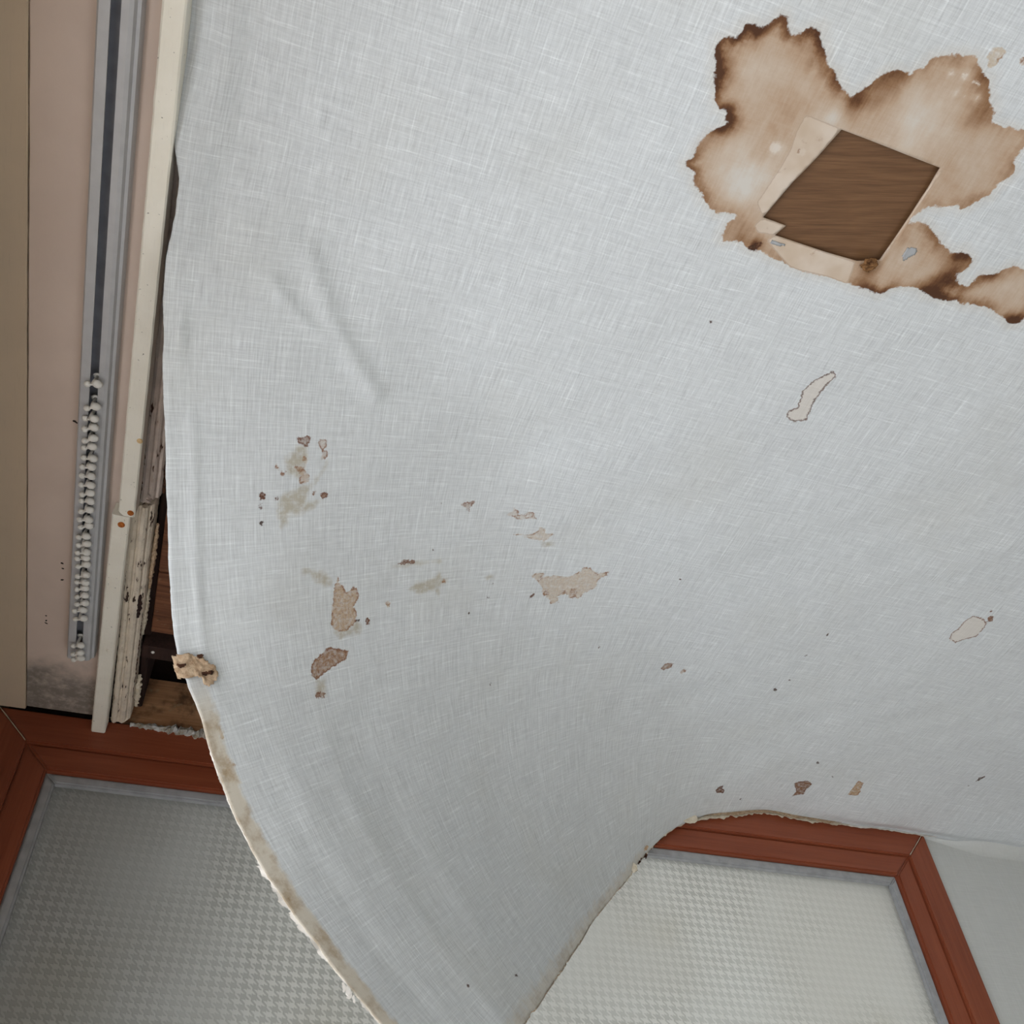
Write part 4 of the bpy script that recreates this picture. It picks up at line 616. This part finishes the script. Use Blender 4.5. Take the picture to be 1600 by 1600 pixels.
def sheet_pos(u, v, off=0.0):
    a = np.clip((u - SX0) / (SX1 - SX0) * (NXL - 1), 0, NXL - 1 - 1e-6); b = np.clip((v - SY0) / (SY1 - SY0) * (NYL - 1), 0, NYL - 1 - 1e-6)
    i = a.astype(int); j = b.astype(int); wa = catmull(a - i); wb = catmull(b - j)
    o = np.zeros(u.shape + (3,))
    for m in range(4):
        for n in range(4): o += (wb[..., m] * wa[..., n])[..., None] * DG[j + m, i + n]
    o[..., 0] += u; o[..., 1] += v
    # the lining is coved into the wall to the right of the window and dips above its frame
    dip = sst((v + .17) / .15) * sst((u - 1.20) / .35)
    o[..., 2] -= .012 * dip * (1 - .75 * sst((v + .035) / .03) * sst((2.3 - u) / .3))
    o[..., 2] -= .002 * sst((v + .12) / .115) ** 1.6 * sst((u - 1.57) / .10)
    o[..., 2] += H - .003
    return o
def sheet_full(u, v, off=0.0):
    e = 1e-3
    p = sheet_pos(u, v); pu = sheet_pos(u + e, v) - p; pv = sheet_pos(u, v + e) - p
    n = np.cross(pu, pv); n /= np.linalg.norm(n, axis=-1, keepdims=True) + 1e-12   # points up / behind the sheet
    return p + n * (crease_bump(u, v) + off)[..., None]
def inside(u, v, poly):
    q = np.array(poly, float) / 1e4; r = np.zeros(u.shape, bool)
    for a, b in zip(q, np.roll(q, -1, 0)):
        c = (a[1] > v) != (b[1] > v)
        with np.errstate(divide='ignore', invalid='ignore'): x = (b[0] - a[0]) * (v - a[1]) / (b[1] - a[1]) + a[0]
        r ^= c & (u < x)
    return r
def sdf(u, v, poly, out, margin=.03):
    """signed distance, + inside, written where it exceeds what is in out; returns mask of winners"""
    q = np.array(poly, float) / 1e4; lo = q.min(0) - margin; hi = q.max(0) + margin
    k = np.where((u > lo[0]) & (u < hi[0]) & (v > lo[1]) & (v < hi[1]))[0]
    d = polydist(u[k], v[k], list(poly) + [poly[0]]); d = np.where(inside(u[k], v[k], poly), d, -d)
    win_ = d > out[k]; out[k[win_]] = d[win_]; return k[win_]
random.seed(9)
def u_min(v):
    return np.interp(v, [-2.6, -1.2, -1.09, -1.0, -.965, -.935, -.90, -.86, -.80, -.5, 0], [.070, .074, .076, .079, .082, .0915, .0905, .086, .089, .0915, .0925])
STEP = .0032
cu = np.concatenate([np.arange(0, 1.83, STEP), np.linspace(1.84, 2.91, 26)])
rv = np.concatenate([np.linspace(-3.39, -1.40, 30), np.arange(-1.39, -STEP * .4, STEP), [0.0]])
Vg, Cg = np.meshgrid(rv, cu, indexing='ij')
rg = np.random.RandomState(5)
def smooth_noise(n, k, seed):
    r = np.random.RandomState(seed).rand(n + 2 * k) - .5; return np.convolve(r, np.ones(k) / k, 'same')[k:-k] * math.sqrt(k)
ledge = u_min(rv) + .0016 * smooth_noise(len(rv), 9, 1) + .0008 * smooth_noise(len(rv), 2, 2) * (rv > -.5)
Ug = ledge[:, None] + Cg * (1 - 0) ; Ug = np.where(Cg < .05, ledge[:, None] * (1 - Cg / .05) + .085 * (Cg / .05) + Cg, .085 + Cg)
tedge = .0035 * smooth_noise(len(cu), 7, 3) + .0022 * smooth_noise(len(cu), 2, 4)
tedge = np.where(Ug[-1] > 1.62, 0, tedge)
Vg = Vg + tedge[None, :] * sst((Vg + .05) / .05)
u = Ug.ravel().copy(); v = Vg.ravel().copy()
nr, nc = Ug.shape
idx = np.arange(nr * nc).reshape(nr, nc)
quads = np.stack([idx[:-1, :-1], idx[:-1, 1:], idx[1:, 1:], idx[1:, :-1]], -1).reshape(-1, 4)
cen_u = u[quads].mean(1); cen_v = v[quads].mean(1)
cut = inside(cen_u, cen_v, HOLE)
# second cut: notch torn out of the edge below the brown patch
keep = quads[~cut]
tv = np.zeros(len(u), int); tv[np.unique(quads[cut])] |= 1; tv[np.unique(keep)] |= 2
rim = np.where(tv == 3)[0]
HQ = np.array(HOLE, float) / 1e4
for i in rim:
    best = None
    for a, b in zip(HQ, np.roll(HQ, -1, 0)):
        d = b - a; t = min(1, max(0, ((u[i] - a[0]) * d[0] + (v[i] - a[1]) * d[1]) / (d @ d))); q = a + t * d
        e = math.hypot(u[i] - q[0], v[i] - q[1])
        if best is None or e < best[0]: best = (e, q)
    u[i], v[i] = best[1]
for c in HQ:
    i = rim[np.argmin(np.hypot(u[rim] - c[0], v[rim] - c[1]))]; u[i], v[i] = c
pos = sheet_full(u, v)
used = np.unique(keep); remap = -np.ones(len(u), int); remap[used] = np.arange(len(used))
keep = remap[keep]; u = u[used]; v = v[used]; pos = pos[used]
me = bpy.data.meshes.new('ceiling_sheet')
me.vertices.add(len(pos)); me.vertices.foreach_set('co', pos.ravel())
me.loops.add(len(keep) * 4); me.loops.foreach_set('vertex_index', keep[:, ::-1].ravel())
me.polygons.add(len(keep)); me.polygons.foreach_set('loop_start', np.arange(0, len(keep) * 4, 4)); me.polygons.foreach_set('loop_total', np.full(len(keep), 4))
me.update(calc_edges=True); me.validate()
me.polygons.foreach_set('use_smooth', [True] * len(me.polygons))
def fattr(name, arr): a = me.attributes.new(name, 'FLOAT', 'POINT'); a.data.foreach_set('value', np.ascontiguousarray(arr, dtype=np.float32))
a = me.attributes.new('flat', 'FLOAT_VECTOR', 'POINT'); a.data.foreach_set('vector', np.column_stack([u, v, np.zeros_like(u)]).astype(np.float32).ravel())
FAR = -.05
sb = np.full(u.shape, FAR); sdf(u, v, BIG, sb, .04); fattr('sd_big', sb)
tone = np.zeros_like(u); ring = np.full(u.shape, .12)
for x, y, r, s in BLOBS: tone += s * (.55 if s > 0 else .34) * np.exp(-(((u - x / 1e4) ** 2 + (v - y / 1e4) ** 2) / (.75 * r / 1e4) ** 2))
for x, y, r, s in RINGS: ring = np.maximum(ring, s * np.exp(-(((u - x / 1e4) ** 2 + (v - y / 1e4) ** 2) / (1.0 * r / 1e4) ** 2)))
fattr('tone', tone); fattr('ring', ring)
sp = np.full(u.shape, FAR)
for p in PEEL: sdf(u, v, p, sp)
fattr('sd_peel', sp)
ssm = np.full(u.shape, FAR); dk = np.zeros_like(u); fl = np.zeros_like(u)
for d_, f_, p in SMALL:
    t_ = np.full(u.shape, FAR); sdf(u, v, p, t_, .012); k = (t_ > 0) | (t_ > ssm); ssm[k] = t_[k]; dk[k] = d_; fl[k] = f_
fattr('sd_small', ssm); fattr('sm_dark', dk); fattr('sm_fill', fl)
sf = np.full(u.shape, FAR)
for p in FAINT[:-2]: sdf(u, v, p, sf)
fattr('sd_faint', sf)
fattr('edge', u - u_min(v)); fattr('edge_w', sst((v + .47) / .06))
fattr('edge2', -v); fattr('edge2_w', sst((u - .1) / .1) * sst((.95 - u) / .1))
root = empty('ceiling_sheet', (1.0, -.6, H)); bpy.context.view_layer.update()
tag(root, 'large white linen-textured ceiling sheet, stained brown and sagging in front of the window', 'ceiling lining')
sheet = link('lining', me, M_PAPER, root); me.materials.append(M_PAPER_MARKS)
mk = (sb > -.022) | (ssm > -.007) | (sf > -.012) | (sp > -.004) | ((u - u_min(v) < .034) & (v > -.48)) | ((v > -.04) & (u < 1.0))
fm_ = mk[keep].any(1); me.polygons.foreach_set('material_index', fm_.astype(np.int32)); me.update(); sheet.location = -root.location
sol = sheet.modifiers.new('thickness', 'SOLIDIFY'); sol.thickness = .0018; sol.offset = -1.0

def patch_mesh(name, poly, off, bulge, mat, seed, step=.0022, thick=.0008, label=None):
    """irregular bit of paper lying on the sheet"""
    q = np.array(poly, float) / 1e4; lo = q.min(0); hi = q.max(0)
    gu, gv = np.meshgrid(np.arange(lo[0], hi[0] + step, step), np.arange(lo[1], hi[1] + step, step), indexing='ij')
    ins = inside(gu.ravel(), gv.ravel(), poly).reshape(gu.shape)
    uu, vv = gu.ravel(), gv.ravel()
    h = np.array([off + bulge * (.5 + .8 * abs(nz(a * 95, b * 95, seed)) + .5 * nz(a * 260, b * 260, seed)) for a, b in zip(uu, vv)])
    jit = np.array([(nz(a * 400, b * 400, 1) * step * .4, nz(a * 400, b * 400, 9) * step * .4) for a, b in zip(uu, vv)])
    p = sheet_full(uu + jit[:, 0], vv + jit[:, 1], -h)
    ids = np.arange(len(uu)).reshape(gu.shape); F = []
    for i in range(gu.shape[0] - 1):
        for j in range(gu.shape[1] - 1):
            if ins[i, j] and ins[i + 1, j] and ins[i + 1, j + 1] and ins[i, j + 1]: F.append((ids[i, j], ids[i + 1, j], ids[i + 1, j + 1], ids[i, j + 1]))
    us_ = sorted({k for f in F for k in f}); rm = {k: n for n, k in enumerate(us_)}
    m_ = mesh(name, [p[k] for k in us_], [tuple(rm[k] for k in f) for f in F], True)
    o = link(name, m_, mat, root); o.location = -root.location
    s = o.modifiers.new('thickness', 'SOLIDIFY'); s.thickness = thick; s.offset = 0
    if label: o['label'] = label
    return o
tp = patch_mesh('torn_patch', PTS['patch'], .001, .0045, M_TORN, 3, .0016, .0012, 'crumpled torn brown backing paper')
for (x, y) in PTS['pholes']:
    a = np.linspace(0, 6.283, 9)[:-1]
    poly = [(x + 42 * math.cos(t) * (1 + .4 * nz(t, x)), y + 30 * math.sin(t)) for t in a]
    o = patch_mesh('tear_hole', poly, .0066, .0012, M_CRUST_SHADE, 5, .0011, .0008)
patch_mesh('plaster_speck', PTS['plaster'], .0004, .0006, M_BEAD, 6, .0018)
patch_mesh('plaster_speck', PTS['plaster2'], .0004, .0006, M_BEAD, 7, .0018)
kx, ky = PTS['knob']
patch_mesh('paper_curl', [(kx + 105 * math.cos(t) * (1 + .25 * nz(t * 2, 3)), ky + 95 * math.sin(t)) for t in np.linspace(0, 6.283, 14)[:-1]], .001, .0075, mat_crumb('brown_paper_curl', L(84, 58, 38), L(150, 110, 72), 150.), 12, .0016, .001, 'curled brown paper blister at the cut corner')

# torn white fringe along the hanging edge
def fringe(name, pts, wmax, mat, seed, direction=(-1, 0), lift=.0):
    """ragged strip of torn paper along sheet-space points, sticking out in direction"""
    V = []; F = []; n = len(pts)
    uu = np.array([p[0] for p in pts]); vv = np.array([p[1] for p in pts])
    A_ = sheet_full(uu, vv, np.full(n, lift))
    e = 1.0
    W_ = np.array([wmax * max(.04, (.55 + .9 * nz(k * .13, seed) + .5 * nz(k * .9, seed + 4))) * min(1, k / 6, (n - 1 - k) / 6 + .01) for k in range(n)])
    C_ = sheet_full(uu + direction[0] * .001, vv + direction[1] * .001, np.full(n, lift)) - A_
    for k in range(n):
        d = C_[k] / (np.linalg.norm(C_[k]) + 1e-9)
        b = A_[k]; c = b + d * W_[k] + np.array([0, 0, -.3 * W_[k]])
        o_ = np.array([.0, .0004, .0003]); V += [b - d * .002, c, c + o_, b - d * .002 + o_]
    for k in range(n - 1):
        for j in range(4): F.append((4 * k + j, 4 * k + (j + 1) % 4, 4 * k + 4 + (j + 1) % 4, 4 * k + 4 + j))
    o = link(name, mesh(name, V, F), mat, root); o.location = -root.location; return o
le = lambda q: float(np.interp(q, rv, ledge))
fringe('torn_fringe', [(le(q), q) for q in np.linspace(-.28, -.165, 90)], .0058, M_WHITE, 2, (-1, 0), .0008)
fringe('torn_fringe', [(le(q), q) for q in np.linspace(-.165, -.06, 80)], .0024, M_WHITE, 8, (-1, 0), .0008)
fringe('torn_fringe', [(le(q), q) for q in np.linspace(-.40, -.285, 80)], .0016, M_WHITE, 14, (-1, 0), .0008)
te = lambda q: float(np.interp(q, Ug[-1], tedge))
fringe('torn_fringe', [(q, te(q)) for q in np.linspace(.26, .80, 200)], .0016, M_TORN, 21, (0, 1), .0006)
fringe('torn_fringe', [(q, te(q)) for q in np.linspace(.80, 1.06, 110)], .0060, M_TORN2, 23, (0, 1), .0006)
fringe('torn_fringe', [(q, te(q) - .002) for q in np.linspace(.83, 1.02, 80)], .0085, M_CRUST_SHADE, 27, (0, 1), .0020)
# tattered lining hanging at the head of the window
def hang_strip(name, x0, x1, drop, mat, seed, y):
    n = 120; V = []; F = []
    for k in range(n):
        t = k / (n - 1); x = x0 + (x1 - x0) * t
        p = sheet_full(np.array([x]), np.array([-.004]))[0]
        d = drop * (.55 + .8 * nz(x * 26, seed) + .35 * nz(x * 110, seed)) * min(1, 8 * t, 8 * (1 - t)) + .001
        d = max(.0006, d)
        V += [(p[0], y, p[2] + .001), (p[0], y - .002 - d * .25, p[2] - d), (p[0], y - .001 - d * .25, p[2] - d), (p[0], y + .001, p[2] + .001)]
    for k in range(n - 1):
        for j in range(4): F.append((4 * k + j, 4 * k + (j + 1) % 4, 4 * k + 4 + (j + 1) % 4, 4 * k + 4 + j))
    o = link(name, mesh(name, V, F), mat, root); o.location = -root.location; return o
hang_strip('torn_edge_layer', 1.07, 1.42, .016, M_TORN2, 3, -.0035)
hang_strip('torn_edge_layer', 1.10, 1.40, .010, M_TORN, 11, -.0060)
hang_strip('torn_edge_layer', 1.34, 1.62, .0060, M_WHITE, 17, -.0030)
# loose scraps on the edges
def scrap(name, c, w, h, mat, seed, rz=0.0):
    p = sheet_full(np.array([c[0] / 1e4]), np.array([min(c[1] / 1e4, 0)]))[0]
    rs = np.random.RandomState(seed); V = []; n = 11
    for s in (0, 1):
        for k in range(n):
            t = k / n * 6.283; r = .7 + .5 * rs.rand()
            x = w * r * math.cos(t); z = h * r * math.sin(t)
            V.append((p[0] + x * math.cos(rz) - z * math.sin(rz) * .3, p[1] - .004 - s * .0006 + .002 * nz(k, seed), p[2] + x * math.sin(rz) + z * math.cos(rz)))
    F = [tuple(range(n)), tuple(range(2 * n - 1, n - 1, -1))] + [(k, (k + 1) % n, n + (k + 1) % n, n + k) for k in range(n)]
    o = link(name, mesh(name, V, F), mat, root); o.location = -root.location; return o
scrap('paper_scrap', PTS['flap'], .016, .011, M_TORN2, 1, .3)
scrap('paper_scrap', PTS['tat'], .007, .010, M_TORN2, 2, .6); scrap('paper_scrap', (PTS['tat'][0] + 60, 0), .004, .006, M_CRUST_SHADE, 3)
scrap('paper_scrap', PTS['tat2'], .006, .004, M_TORN, 4, .8)
for k in range(9):
    scrap('paper_scrap', (905 - 60 - 10 * (k % 3), -1297 + (k - 4) * 22), .0016 + .0014 * (k % 2), .006 - .0005 * k, M_WHITE, 30 + k, .5 * (k - 4))
# wood behind the cut-out
ply = link('plywood_panel', bm_mesh('plywood_panel', box_bm(-.18, .18, -.16, .16, 0, .006, .0005, 1)), M_PLY)
ply.location = (.745, -1.10, H + .004); ply.rotation_euler = (0, 0, math.radians(-16))
tag(ply, 'dark brown wood panel showing through the square cut-out in the stained lining', 'wood panel')
